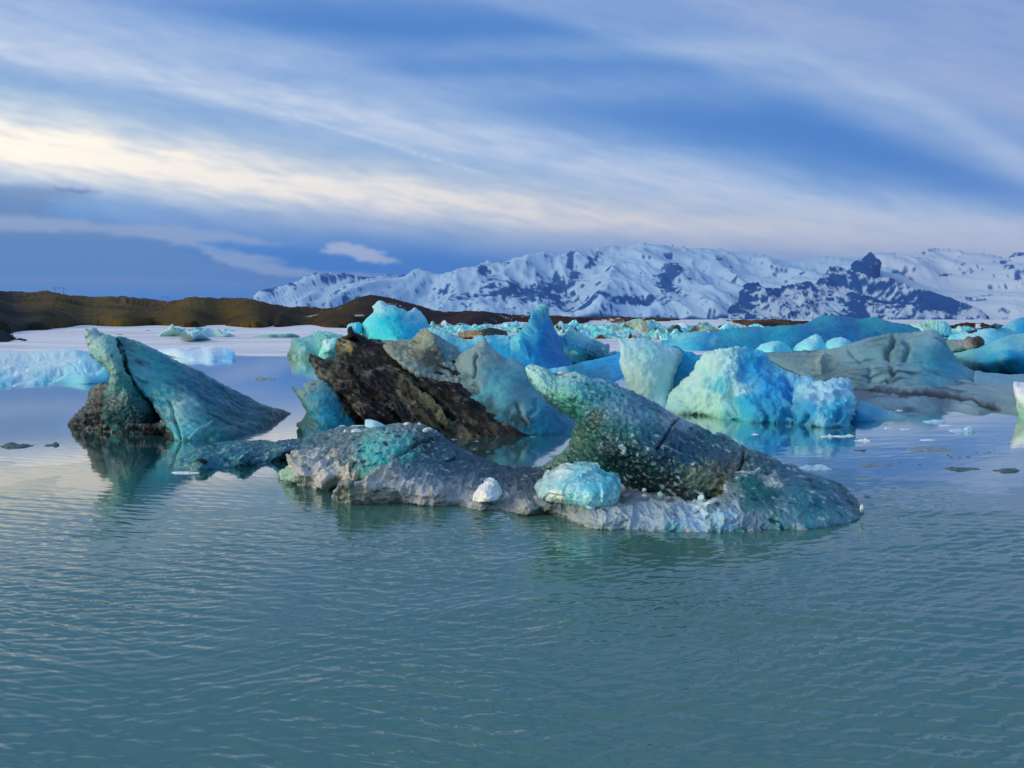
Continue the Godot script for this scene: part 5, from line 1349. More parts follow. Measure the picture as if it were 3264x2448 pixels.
	part(t, "muddy_foot", "dirt_ice", {"dim": 0.8, "tint": Vector3(-8, -2, 8), "poly": pts("R1", [512, 1030, 540, 1000, 590, 945, 640, 905, 652, 840, 690, 780, 740, 750, 800, 740, 850, 800, 900, 900, 930, 980, 980, 1020, 1060, 1040, 1150, 1050, 1210, 1010, 1260, 1005, 1300, 1060, 1310, 1150, 1220, 1150, 1160, 1135, 980, 1140, 860, 1130, 700, 1110, 560, 1085, 520, 1055]), "step": 2.2, "jag": 4.0,
		"ctrl": [["R1", "W", [530, 1055, 700, 1080, 860, 1100, 980, 1108, 1180, 1108, 1290, 1130]], ["R1", "D", [640, 910, 29.2, 690, 790, 28.8, 800, 750, 28.3, 700, 900, 28.5, 800, 900, 28.0, 900, 980, 27.9, 1000, 1040, 27.8, 1150, 1060, 27.6, 1260, 1020, 27.1, 600, 1000, 29.2]]], "edge": 16.0, "round": 0.45, "back": Vector3(0.1, -0.3, -1.4),
		"noise": [[1, 1.4, 0.16], [2, 3.0, 0.10], [1, 5.0, 0.05]], "base": 0x5a625e, "mott": 0.4, "mfreq": 5.0,
		"spots": [[300, 1260, 24, 0x7d8076], [330, 1290, 24, 0x2b2f30], [260, 1330, 30, 0x5d605c], [300, 1350, 30, 0x6f736e], [350, 1300, 22, 0x8a9488], [345, 1330, 26, 0x1c2022], [400, 1360, 30, 0x54605c], [550, 1355, 22, 0x8d9690], [470, 1360, 26, 0x33383a], [320, 1240, 16, 0x9a9c90]],
		"dirt": [[4.0, 0.30, 0.14, 0xa0a294], [3.0, 0.26, 0.2, 0x1d2326]]})
	# dark berg
	t = thing("dark_iceberg", "big brown-black dirt-covered iceberg with grey peaks and blue flanks", "iceberg", spot_at(1400, 1395, 28) * Vector3(1, 0, 1))
	part(t, "blue_wedge", "ice_smooth", {"poly": pts("R2", [158, 768, 210, 778, 258, 782, 248, 752, 290, 735, 340, 718, 410, 710, 480, 790, 560, 920, 640, 1040, 700, 1100, 640, 1160, 270, 1170, 245, 1090, 203, 1042, 250, 1005, 264, 950, 232, 880, 195, 820]), "step": 2.4, "jag": 2.5, "curve": 0.3,
		"ctrl": [["R2", "W", [262, 1132, 400, 1145, 600, 1120]], ["R2", "D", [170, 775, 28.8, 330, 722, 29, 240, 880, 28.2, 350, 900, 27.8, 215, 1040, 28.3, 450, 900, 28, 500, 1020, 27.6]]], "edge": 14.0, "round": 0.4, "back": Vector3(0, -0.3, -2), "noise": [[0, 0.8, 0.12], [1, 2.0, 0.05]], "base": 0x3a7590, "mott": 0.16, "mfreq": 2.0,
		"spots": [[950, 1245, 24, 0x6f868c], [990, 1225, 26, 0x738a90], [960, 1300, 20, 0x5d6a64], [970, 1350, 24, 0x3f4a42], [1010, 1280, 30, 0x4a8098], [1040, 1320, 34, 0x2f7898], [1000, 1370, 30, 0x1f5668], [1070, 1360, 30, 0x2a6c84], [1060, 1250, 24, 0x50707a], [1090, 1300, 24, 0x2f4e5c]], "dirt": [[2.2, 0.3, 0.2, 0x46504a]]})
	part(t, "grey_peak", "ice_rough", {"poly": pts("R2", [800, 430, 880, 424, 950, 420, 1050, 422, 1064, 400, 1100, 365, 1140, 345, 1200, 372, 1280, 420, 1370, 470, 1402, 515, 1440, 640, 1380, 760, 1100, 700, 900, 560]), "step": 2.4, "jag": 2.2, "curve": 0.4,
		"ctrl": [["R2", "D", [830, 430, 31.5, 1050, 425, 31.6, 1140, 350, 31.8, 1280, 425, 31.6, 1390, 520, 31.2, 950, 480, 30.5, 1100, 480, 30.3, 1170, 440, 30.6, 1250, 520, 30.6, 1330, 600, 30.2, 1200, 600, 30]]], "edge": 16.0, "round": 0.5, "back": Vector3(0, -0.3, -2.2), "noise": [[0, 0.8, 0.14], [1, 2.2, 0.06], [2, 4.5, 0.03]], "base": 0x74858a, "mott": 0.16, "mfreq": 3.0, "gcol": 0x4a5658,
		"grooves": [[pts("R2", [1145, 360, 1180, 430, 1210, 520, 1260, 570]), 6.0, -0.2, 0.4], [pts("R2", [1060, 428, 1110, 440]), 3.0, 0.1, 0.6]], "spots": [[1270, 1090, 30, 0x7f8a86], [1330, 1090, 34, 0x828a80], [1350, 1060, 20, 0x8c9492], [1390, 1070, 24, 0x6f8794], [1430, 1100, 34, 0x64869a], [1370, 1140, 22, 0x5c584c], [1320, 1125, 14, 0x4a443a], [1400, 1160, 16, 0x3a352e], [1260, 1105, 12, 0x544e44], [1420, 1140, 26, 0x58788a]], "dirt": [[3.0, 0.26, 0.3, 0x5a5f56, -0.6, 2.0], [4.0, 0.38, 0.2, 0xa3a698]]})
	part(t, "blue_flank", "ice_smooth", {"poly": pts("R2", [1320, 620, 1345, 585, 1380, 550, 1450, 500, 1520, 452, 1565, 425, 1590, 430, 1615, 465, 1680, 522, 1730, 562, 1780, 555, 1850, 590, 1892, 640, 1930, 760, 2010, 850, 2120, 940, 2240, 1010, 2300, 1060, 2300, 1150, 2060, 1155, 1900, 1150, 1700, 1060, 1500, 940, 1380, 760]), "step": 2.4, "jag": 2.0,
		"ctrl": [["R2", "W", [1900, 1128, 2060, 1118, 2280, 1112]], ["R2", "D", [1345, 590, 30.4, 1565, 430, 30.8, 1730, 565, 30.6, 1880, 640, 30.3, 1960, 800, 29.6, 2240, 1012, 29.4, 1450, 620, 29.5, 1600, 580, 29.6, 1750, 700, 29.2, 1880, 800, 29.1, 1600, 800, 28.6, 1750, 880, 28.3, 1950, 950, 28.4, 2100, 1020, 28.5]]], "edge": 20.0, "round": 0.5, "back": Vector3(0, -0.3, -2.4), "noise": [[0, 0.6, 0.16], [0, 1.8, 0.05]], "base": 0x4a7f96, "mott": 0.12, "mfreq": 1.6, "gcol": 0x3f545a, "warp": 22.0,
		"grooves": [[pts("R2", [1520, 520, 1500, 580, 1510, 640, 1490, 690]), 5.0, 0.14, 0.5], [pts("R2", [1820, 900, 1860, 980, 1890, 1030]), 6.0, 0.14, 0.5], [pts("R2", [1952, 870, 1950, 940, 1915, 965]), 7.0, 0.12]],
		"spots": [[1530, 1105, 26, 0x8b9698], [1480, 1140, 30, 0x7d8c90], [1580, 1140, 30, 0x748c94], [1640, 1150, 26, 0x6f94a4], [1500, 1190, 34, 0x6e8894], [1600, 1200, 40, 0x5c8ea2], [1670, 1200, 34, 0x55889c], [1580, 1250, 40, 0x5a93a8], [1660, 1270, 34, 0x6a8e9a], [1700, 1290, 24, 0x4d86a0], [1740, 1320, 36, 0x1f6288], [1760, 1370, 36, 0x1d5d80], [1720, 1375, 24, 0x2f7490], [1480, 1200, 16, 0x3a3630], [1510, 1240, 14, 0x2c2824], [1560, 1290, 24, 0x3a4444], [1640, 1330, 22, 0x27302f], [1690, 1352, 16, 0x1c2022], [1450, 1160, 12, 0x4a443a], [1810, 1370, 30, 0x1f5878]]})
	part(t, "dirt_mass", "dirt_ice", {"tint": Vector3(-3, 0, 2), "poly": pts("R2", [476, 490, 484, 458, 510, 430, 540, 400, 585, 382, 576, 334, 600, 328, 612, 350, 630, 372, 680, 390, 720, 420, 800, 412, 830, 425, 900, 470, 1000, 510, 1100, 560, 1180, 572, 1250, 600, 1310, 622, 1345, 598, 1390, 660, 1450, 760, 1540, 840, 1640, 900, 1750, 950, 1850, 1010, 1960, 1060, 2065, 1112, 2040, 1140, 1900, 1165, 1600, 1165, 1100, 1150, 700, 1120, 600, 1050, 540, 940, 470, 850, 400, 720, 352, 690, 335, 620, 288, 552, 300, 530, 340, 540, 400, 556, 470, 562, 488, 520]), "step": 2.2, "jag": 4.0, "curve": 0.3,
		"ctrl": [["R2", "W", [700, 1100, 1000, 1115, 1300, 1128, 1600, 1135, 1850, 1130, 2030, 1118]], ["R2", "D", [590, 340, 31.2, 500, 440, 30.8, 300, 545, 29.6, 720, 425, 31.2, 1000, 515, 31, 1300, 625, 30.2, 1400, 690, 29.6, 1640, 905, 28.8, 1900, 1040, 28.3, 400, 620, 29.2, 600, 560, 29.6, 900, 650, 29.3, 1150, 720, 29.1, 500, 760, 28.6, 700, 800, 28.4, 1000, 860, 28.2, 1300, 900, 28.2, 700, 980, 27.9, 1100, 1020, 27.6, 1500, 1020, 27.8]]], "edge": 14.0, "round": 0.4, "back": Vector3(0.2, -0.4, -2.4),
		"noise": [[0, 0.7, 0.20, -0.7, 3.0], [1, 1.2, 0.16, -0.72, 6.0], [1, 3.0, 0.05, -0.7, 5.0]], "base": 0x272320, "mott": 0.5, "mfreq": 5.0, "warp": 16.0, "gcol": 0x77806c,
		"grooves": [[pts("R2", [980, 735, 1050, 790, 1150, 860, 1240, 960, 1320, 1060]), 12.0, -0.18, 0.32], [pts("R2", [1060, 760, 1180, 830, 1260, 920, 1330, 1010]), 9.0, 0.3], [pts("R2", [420, 740, 520, 850, 620, 960, 700, 1060]), 10.0, 0.28], [pts("R2", [600, 640, 720, 800, 860, 900, 960, 1020]), 10.0, 0.25], [pts("R2", [1440, 770, 1560, 900, 1750, 1030, 1900, 1110]), 9.0, 0.25]],
		"spots": [[1100, 1100, 14, 0xa39a80], [1112, 1120, 10, 0xa08a62], [1050, 1150, 30, 0x4a4a42], [1020, 1190, 22, 0x6c6a62], [1190, 1100, 40, 0x2e231a], [1280, 1120, 40, 0x33261a], [1150, 1180, 50, 0x2a2622], [1250, 1220, 50, 0x1e1916], [1350, 1170, 40, 0x2c2824], [1400, 1240, 50, 0x221e1c], [1150, 1270, 50, 0x1f1b20], [1250, 1310, 50, 0x2b2c30], [1480, 1310, 40, 0x2e2c28], [1620, 1350, 40, 0x3a3a36], [1400, 1350, 40, 0x27342e], [1550, 1260, 30, 0x1c1715], [1210, 1360, 40, 0x22262e], [1700, 1385, 24, 0x101216], [1450, 1180, 30, 0x2a221c]],
		"dirt": [[1.6, 0.16, 0.4, 0x5a5650, -0.72, 7.0], [4.0, 0.34, 0.25, 0x6a655c, -0.7, 2.0], [2.6, 0.20, 0.3, 0x0e0c0b, -0.7, 2.5], [3.0, 0.42, 0.3, 0x3a2a1c]]})
	part(t, "dirt_knob", "dirt_ice", {"poly": pts("R2", [572, 345, 582, 328, 602, 330, 608, 352, 618, 375, 650, 385, 640, 420, 570, 420, 560, 395, 580, 380]), "step": 2.0, "jag": 2.0, "ctrl": [["R2", "D", [590, 335, 31, 570, 410, 30.8, 640, 410, 30.8, 600, 390, 30.6]]], "edge": 6.0, "round": 0.15, "back": Vector3(0, -0.1, -0.6), "noise": [[1, 4.0, 0.05]], "base": 0x1e1a18, "mott": 0.4, "mfreq": 6.0})
	front_berg()


func front_berg() -> void:
	var t := thing("curved_fin_iceberg", "low pitted iceberg in the foreground with a curved whale-tail fin and a snowy lip", "iceberg", spot_at(1800, 1640, 17.0) * Vector3(1, 0, 1))
	# low tongue and hump at the back
	part(t, "teal_hump", "ice_frost", {"dim": 0.92, "poly": pts("R5", [130, 425, 165, 395, 210, 368, 300, 322, 430, 290, 600, 275, 780, 265, 805, 282, 900, 270, 1050, 250, 1180, 210, 1280, 176, 1360, 168, 1470, 184, 1560, 176, 1600, 168, 1660, 154, 1740, 144, 1830, 150, 1900, 164, 1960, 196, 2020, 238, 2040, 280, 2100, 400, 1700, 520, 1200, 560, 1000, 500, 930, 450, 800, 470, 600, 500, 400, 515, 200, 500, 135, 460]), "step": 1.9, "jag": 2.2,
		"ctrl": [["R5", "W", [140, 440, 200, 468, 400, 478, 600, 462, 800, 432, 930, 412]], ["R5", "H", [210, 375, 0.14, 430, 295, 0.14, 600, 280, 0.14, 790, 275, 0.14, 1050, 255, 0.3, 1280, 180, 0.75, 1470, 186, 0.95, 1660, 158, 1.15, 1740, 147, 1.2, 1900, 168, 1.1, 2020, 242, 0.8, 300, 400, 0.28, 600, 370, 0.35, 900, 350, 0.42, 1200, 320, 0.7, 1500, 300, 0.95, 1800, 300, 0.95, 1300, 420, 0.6, 1700, 460, 0.62, 1000, 440, 0.3, 1200, 540, 0.25]]], "edge": 10.0, "round": 0.12, "back": Vector3(0, -0.5, -0.9),
		"zs": 0.4, "noise": [[0, 1.0, 0.08], [2, 7.0, 0.09], [2, 14.0, 0.03]], "base": 0x4a6e7c, "mott": 0.14, "mfreq": 4.0, "warp": 14.0, "gcol": 0x221a16,
		"grooves": [[pts("Z5", [1230, 395, 1290, 340, 1360, 290, 1430, 252, 1520, 236, 1600, 240]), 8.0, 0.14, 0.9]],
		"spots": [[1190, 1430, 34, 0x5fb4b8], [1240, 1425, 40, 0x62b8bc], [1290, 1410, 30, 0x58aeb6], [1210, 1395, 30, 0x7fb0b4], [1240, 1460, 26, 0x4fa8ac], [1190, 1500, 30, 0x5f9a98], [1150, 1530, 26, 0x66908c], [700, 1440, 70, 0x3a7484], [600, 1450, 50, 0x4a7f8c], [850, 1420, 70, 0x46687a], [980, 1400, 60, 0x4f6a7a], [1100, 1375, 50, 0x6a7f8c], [1280, 1360, 40, 0x6f8088], [1340, 1370, 34, 0x5f7680], [1400, 1400, 40, 0x3f5e70], [740, 1470, 50, 0x22688a], [900, 1455, 40, 0x1f6082], [560, 1478, 30, 0x5a8a96], [1370, 1410, 24, 0x2b2420], [1080, 1430, 36, 0x6d7880]],
		"dirt": [[6.0, 0.22, 0.2, 0x8fa9b4, 0.1, 2.0], [5.0, 0.30, 0.15, 0x1f4458, 0.1, 2.0]]})
	# pitted grey-white corner
	part(t, "pitted_corner", "ice_frost", {"tint": Vector3(-6, 0, 4), "poly": pts("Z5", [108, 602, 112, 540, 165, 512, 215, 495, 205, 440, 192, 400, 230, 366, 330, 330, 450, 318, 600, 312, 750, 298, 850, 285, 950, 295, 1005, 340, 1015, 400, 960, 510, 890, 610, 800, 660, 700, 690, 640, 735, 560, 745, 480, 730, 400, 715, 280, 690, 180, 672, 112, 640]), "step": 1.8, "jag": 5.0,
		"ctrl": [["Z5", "W", [118, 625, 280, 660, 420, 688, 560, 706, 680, 690]], ["Z5", "H", [150, 545, 0.2, 215, 440, 0.42, 240, 375, 0.5, 450, 325, 0.62, 750, 302, 0.78, 950, 305, 0.8, 300, 560, 0.36, 500, 560, 0.42, 400, 440, 0.55, 700, 450, 0.6, 900, 500, 0.5, 300, 640, 0.14, 560, 660, 0.22, 800, 620, 0.4]]], "edge": 12.0, "round": 0.14, "back": Vector3(0.1, -0.5, -0.9),
		"zs": 0.5, "noise": [[0, 1.6, 0.08], [2, 3.4, 0.24], [2, 8.0, 0.06]], "base": 0x9a989a, "mott": 0.16, "mfreq": 5.0, "warp": 14.0, "gcol": 0xb4aa98,
		"grooves": [[pts("Z5", [990, 345, 950, 430, 890, 520, 820, 600]), 7.0, -0.10, 0.5], [pts("Z5", [780, 480, 780, 560, 740, 610, 700, 630]), 6.0, -0.10, 0.5], [pts("Z5", [860, 480, 800, 520, 790, 580]), 8.0, 0.16]],
		"spots": [[905, 1515, 26, 0x86a49a], [930, 1530, 20, 0x8fa89c], [930, 1460, 26, 0x9c9890], [980, 1440, 34, 0xa09ea0], [1030, 1480, 40, 0xa3a1a8], [980, 1530, 34, 0xa9a6ac], [1050, 1540, 34, 0xa2a2aa], [1110, 1450, 30, 0x8f8478], [1150, 1430, 24, 0x9a8878], [1130, 1490, 30, 0xb2a896], [1080, 1510, 24, 0x9a9a94], [1160, 1470, 20, 0xb0a48e], [1060, 1440, 24, 0x948c86]],
		"dirt": [[5.0, 0.30, 0.16, 0x6d6760], [7.0, 0.36, 0.1, 0xc4c0bc]]})
	# main shelf with the snowy lip
	var poly := pts("Z5", [600, 800, 640, 720, 700, 640, 760, 618, 800, 650, 870, 640, 960, 590, 1050, 520, 1100, 480, 1180, 440, 1260, 380, 1340, 310, 1420, 262, 1560, 215, 1660, 220, 1780, 280, 1880, 340, 2000, 400, 2120, 440, 2212, 475])
	poly.append_array(pts("P", [1630, 1481, 1698, 1489, 1760, 1484, 1850, 1490, 1960, 1530, 2080, 1562, 2220, 1590, 2300, 1580, 2380, 1600, 2420, 1660, 2400, 1712]))
	poly.append_array(pts("R7", [1000, 1222, 800, 1222, 600, 1217, 400, 1207, 200, 1197, 0, 1192], 6.0))
	poly.append_array(pts("R6", [1650, 1470, 1560, 1400, 1520, 1340, 1400, 1290, 1270, 1310, 1100, 1310, 960, 1300, 800, 1270, 720, 1270, 600, 1260, 450, 1250, 300, 1225, 200, 1230, 0, 1225], 8.0))
	poly.append_array(pts("Z5", [1900, 880, 1750, 862, 1580, 868, 1460, 832, 1300, 830, 1220, 822, 1080, 842, 900, 830, 790, 836, 700, 808, 620, 808], 8.0))
	part(t, "main_shelf", "ice_frost", {"tint": Vector3(-8, 0, 6), "dim": 0.95, "poly": poly, "step": 1.9, "jag": 3.5,
		"ctrl": [["Z5", "W", [620, 806, 790, 836, 1000, 836, 1250, 826, 1580, 868, 1900, 880]], ["R6", "W", [300, 1225, 720, 1270, 1270, 1310, 1600, 1430]], ["R7", "W", [200, 1195, 600, 1215, 1000, 1220, 1200, 1216]],
			["Z5", "H", [700, 690, 0.42, 790, 690, 0.42, 1000, 740, 0.32, 1250, 720, 0.34, 1600, 760, 0.3, 2000, 770, 0.26, 900, 660, 0.5, 1050, 560, 0.62, 1100, 490, 0.72, 1420, 270, 0.85, 1560, 222, 0.85, 1660, 228, 0.72, 1880, 345, 0.4, 2120, 445, 0.16, 1300, 560, 0.56, 1500, 420, 0.62, 1750, 450, 0.4, 1750, 620, 0.33, 2100, 620, 0.22]],
			["R6", "H", [1000, 775, 0.08, 800, 900, 0.17, 500, 1140, 0.24, 1000, 1190, 0.26, 1300, 1240, 0.22, 1000, 1000, 0.2]], ["R7", "H", [60, 1110, 0.22, 200, 1070, 0.24, 600, 1080, 0.26, 1000, 1090, 0.3, 400, 960, 0.24, 800, 1000, 0.27, 250, 870, 0.2]], ["P", "H", [1760, 1490, 0.08, 1960, 1535, 0.14, 2200, 1592, 0.2]]], "edge": 8.0, "round": 0.08, "back": Vector3(0, -0.5, -0.5),
		"zs": 0.4, "noise": [[0, 1.2, 0.07], [2, 5.0, 0.13], [2, 11.0, 0.05]], "base": 0x8a8a94, "mott": 0.13, "mfreq": 5.0, "warp": 12.0, "gcol": 0x8f9a92,
		"grooves": [[pts("Z5", [850, 660, 960, 600, 1050, 530, 1100, 485]), 6.0, -0.06], [pts("Z5", [760, 640, 790, 720, 800, 800]), 6.0, -0.08, 0.4]],
		"spots": [[1110, 1580, 26, 0xa8aca4], [1100, 1560, 18, 0x5a5048], [1180, 1560, 36, 0xaeaaa8], [1240, 1515, 36, 0xb0aaa4], [1300, 1590, 46, 0xa4a4ac], [1400, 1600, 46, 0x9a9ca6], [1500, 1610, 46, 0xa0a0a6], [1350, 1618, 40, 0xaaa8aa], [1250, 1600, 36, 0xb2aeae], [1600, 1625, 44, 0x9c9c9e], [1690, 1630, 36, 0x9a9896], [1500, 1560, 40, 0x7c8290], [1400, 1550, 40, 0x858a96], [1600, 1570, 36, 0x6a707a],
			[1330, 1420, 44, 0x2f566a], [1420, 1440, 56, 0x244c60], [1500, 1480, 56, 0x284a5c], [1600, 1500, 50, 0x263e4a], [1680, 1512, 44, 0x263840], [1400, 1495, 40, 0x3f5c6c], [1560, 1530, 36, 0x3c4e5c], [1300, 1470, 36, 0x566c78], [1700, 1550, 30, 0x40464c], [1780, 1600, 36, 0x62666a], [1850, 1655, 40, 0xa0a4a6], [1950, 1665, 46, 0xaab2ba], [2050, 1665, 46, 0x9cacc0], [2200, 1655, 46, 0x9cb4d0], [2300, 1660, 46, 0x98b4d0], [2000, 1605, 30, 0x8a969a], [2100, 1615, 34, 0x98a2ac], [2010, 1560, 26, 0x8e929e], [2240, 1612, 20, 0xc4d8ea], [1990, 1590, 20, 0x332c28], [2150, 1692, 28, 0x6aa0b0], [2300, 1697, 28, 0x6aa4b8], [2050, 1692, 20, 0x3a4448], [1860, 1620, 24, 0x4a4640]],
		"dirt": [[4.0, 0.30, 0.3, 0x5a6068, 0.0, 1.8], [4.0, 0.34, 0.3, 0xb4b6bc, 0.0, 1.8]]})
	# the curved fin
	poly = pts("R3", [233, 380, 255, 362, 290, 358, 350, 368, 400, 388, 460, 420, 530, 460, 590, 460, 640, 440, 700, 430, 760, 440, 850, 480, 980, 516, 1100, 546, 1200, 590, 1300, 620, 1400, 670, 1500, 720, 1600, 780, 1720, 850, 1800, 890, 1900, 940, 2000, 990, 2100, 1050, 2160, 1062])
	poly.append_array(pts("R7", [925, 450, 960, 438, 1010, 450, 1080, 500, 1140, 540, 1200, 568, 1300, 600, 1400, 640, 1450, 690, 1460, 780, 1300, 880, 1100, 960, 980, 1010, 850, 1000, 750, 980, 600, 950, 450, 930, 300, 900, 180, 870]))
	poly.append_array(pts("P", [1900, 1545, 1800, 1520, 1720, 1505, 1690, 1494]))
	poly.append_array(pts("R3", [330, 1392, 430, 1365, 500, 1325, 600, 1258, 660, 1180, 710, 1080, 742, 970, 748, 905, 700, 870, 560, 770, 440, 690, 350, 610, 290, 530, 258, 450]))
	part(t, "curved_fin", "ice_scallop", {"dim": 0.92, "tint": Vector3(-8, 0, 10), "poly": poly, "step": 1.9, "jag": 2.2, "curve": 0.5,
		"ctrl": [["R3", "D", [245, 375, 20.6, 340, 370, 20.6, 530, 465, 20.4, 700, 435, 20.3, 980, 520, 20.0, 1300, 625, 19.7, 1600, 785, 19.4, 1900, 945, 18.9, 2100, 1052, 18.5, 300, 530, 20.2, 450, 560, 19.7, 560, 760, 19.9, 740, 900, 19.8, 700, 650, 19.1, 1000, 700, 18.9, 850, 900, 19.0, 745, 970, 19.9, 660, 1180, 20.2, 500, 1325, 20.6, 850, 1150, 19.1, 1100, 950, 18.2, 1300, 850, 18.5, 1500, 1000, 17.8, 1700, 960, 18.1, 1100, 1200, 17.9, 900, 1350, 18.8, 1400, 1250, 17.4]],
			["R7", "D", [1140, 545, 17.9, 1400, 640, 17.5, 700, 600, 17.2, 950, 650, 17.0, 1200, 680, 17.0, 600, 800, 17.0, 850, 830, 16.8, 900, 950, 16.9, 600, 930, 17.2, 1000, 800, 16.7]], ["P", "H", [1720, 1496, 0.1, 1850, 1520, 0.18, 1960, 1545, 0.16]]], "edge": 14.0, "round": 0.3, "back": Vector3(0.2, -0.4, -1.3),
		"noise": [[0, 1.0, 0.08], [2, 7.0, 0.09], [1, 1.8, 0.06, -0.5, 3.0]], "base": 0x3f6f74, "mott": 0.13, "mfreq": 4.0, "warp": 11.0, "gcol": 0x1c2024,
		"grooves": [[pts("R7", [665, 318, 600, 375, 560, 450, 520, 510, 480, 570]), 3.0, 0.06, 0.9], [pts("R7", [1160, 590, 1150, 660, 1110, 740]), 5.0, 0.08, 0.8], [pts("R7", [870, 490, 780, 470, 700, 440, 600, 380]), 8.0, 0.05]],
		"spots": [[1690, 1180, 26, 0xbfe2de], [1720, 1205, 30, 0xa6d2cf], [1770, 1235, 34, 0x8fc2b8], [1810, 1200, 26, 0xa9ccd0], [1850, 1205, 24, 0x9cc6cc], [1800, 1275, 30, 0x6fae9c], [1830, 1240, 30, 0x74aeb0], [1880, 1240, 30, 0x5c9aa4], [1900, 1220, 24, 0x5f96a4], [1830, 1310, 26, 0x5a8c7c], [1880, 1300, 34, 0x527f82], [1960, 1260, 34, 0x5a8ea0], [1960, 1310, 34, 0x6f8c9c], [2020, 1300, 30, 0x7d94aa], [2060, 1290, 34, 0x4a7088], [2130, 1330, 30, 0x6f8496], [2170, 1350, 30, 0x8a9cac], [2100, 1400, 40, 0x2a4a62], [2180, 1420, 40, 0x25425a], [1880, 1380, 40, 0x37503e], [1940, 1360, 34, 0x2a5a5a], [1830, 1400, 34, 0x5f7460], [1790, 1430, 30, 0x6a8478], [1760, 1470, 26, 0x66766a], [1850, 1460, 40, 0x3a4f48], [1950, 1440, 46, 0x1f3634], [2020, 1480, 46, 0x22302e], [2050, 1530, 40, 0x1f1c18], [2120, 1550, 40, 0x2a2418], [2170, 1570, 30, 0x3a2f22], [2120, 1470, 40, 0x223640], [2220, 1520, 34, 0x5f6a5c], [2270, 1530, 34, 0x6c7464], [2290, 1560, 30, 0x44402f], [2300, 1500, 30, 0x55504a], [2250, 1580, 26, 0x2f2616], [2290, 1450, 34, 0x45505c], [2380, 1460, 34, 0x5a6670], [2340, 1480, 24, 0x5f564e], [2230, 1440, 34, 0x2f4050], [2440, 1475, 30, 0x4a5a66], [1900, 1330, 22, 0x5a4c3c]],
		"dirt": [[5.0, 0.40, 0.3, 0x7a8a70], [2.4, 0.28, 0.3, 0x1c3a3a], [4.0, 0.36, 0.2, 0x8fa6b0, -0.55, 3.0]]})
	# right hand dome
	part(t, "teal_dome", "ice_scallop", {"dim": 0.85, "poly": pts("R7", [880, 1010, 960, 975, 1010, 900, 1060, 800, 1130, 705, 1200, 682, 1300, 672, 1440, 688, 1540, 690, 1640, 745, 1700, 765, 1760, 785, 1880, 830, 1980, 890, 2050, 970, 2078, 1030, 2098, 1085, 2060, 1135, 1960, 1170, 1800, 1200, 1600, 1225, 1400, 1226, 1200, 1230, 1020, 1232, 900, 1228, 860, 1100]), "step": 1.9, "jag": 3.0,
		"ctrl": [["R7", "W", [900, 1217, 1050, 1216, 1200, 1212, 1400, 1207, 1600, 1204, 1800, 1180, 1960, 1150, 2060, 1112]], ["R7", "D", [1060, 805, 16.8, 1140, 705, 17.0, 1300, 680, 17.3, 1440, 692, 17.5, 1640, 750, 17.6, 1880, 834, 17.6, 2050, 980, 17.2]], ["R7", "H", [950, 1060, 0.3, 1100, 950, 0.48, 1250, 900, 0.55, 1400, 800, 0.72, 1450, 950, 0.46, 1650, 900, 0.5, 1800, 950, 0.38, 1950, 1020, 0.2, 1200, 1080, 0.26, 1500, 1080, 0.25, 1750, 1070, 0.22, 1000, 1120, 0.2, 1600, 1140, 0.12]]], "edge": 12.0, "round": 0.15, "back": Vector3(0, -0.5, -0.9),
		"zs": 0.6, "noise": [[0, 1.0, 0.08], [2, 6.0, 0.06, -0.6, 1.6], [1, 2.2, 0.05, -0.6, 2.0]], "base": 0x3f7488, "mott": 0.13, "mfreq": 4.0, "warp": 16.0, "gcol": 0xa4b4c0,
		"grooves": [[pts("R7", [1020, 900, 1060, 800, 1120, 760, 1230, 770, 1270, 740]), 5.0, -0.06, 0.7], [pts("R7", [1150, 720, 1250, 690, 1340, 690]), 7.0, -0.05, 0.5]],
		"spots": [[2400, 1560, 36, 0x2f6670], [2440, 1590, 36, 0x205a60], [2400, 1610, 34, 0x2f6a72], [2470, 1570, 26, 0x256066], [2330, 1570, 26, 0x7d9098], [2310, 1600, 26, 0x8496a0], [2460, 1535, 14, 0xd3e0ec], [2485, 1548, 10, 0xd8e4f0], [2440, 1500, 26, 0x8a9aa6], [2420, 1480, 22, 0x96a4ac], [2520, 1520, 34, 0x4a7088], [2580, 1540, 34, 0x3a667e], [2500, 1600, 30, 0x6a94ac], [2540, 1580, 30, 0x4a7c98], [2620, 1580, 36, 0x3f728c], [2680, 1590, 34, 0x3a687e], [2600, 1630, 34, 0x2f7288], [2680, 1640, 30, 0x5a8aa4], [2330, 1650, 40, 0x8fa6c4], [2420, 1655, 34, 0x8aa4c4], [2520, 1655, 34, 0x6f9ab4], [2620, 1665, 34, 0x6f9ab8], [2480, 1685, 26, 0x5f9ca8], [2350, 1690, 26, 0x5a9cae], [2580, 1685, 24, 0x4a90a8], [2700, 1560, 24, 0x44596a], [2740, 1620, 20, 0x4a5f66], [2460, 1640, 22, 0x2a6a72]],
		"dirt": [[6.0, 0.30, 0.16, 0x93aabc, -0.5, 2.0], [4.5, 0.32, 0.18, 0x1f4458, -0.5, 2.5]]})


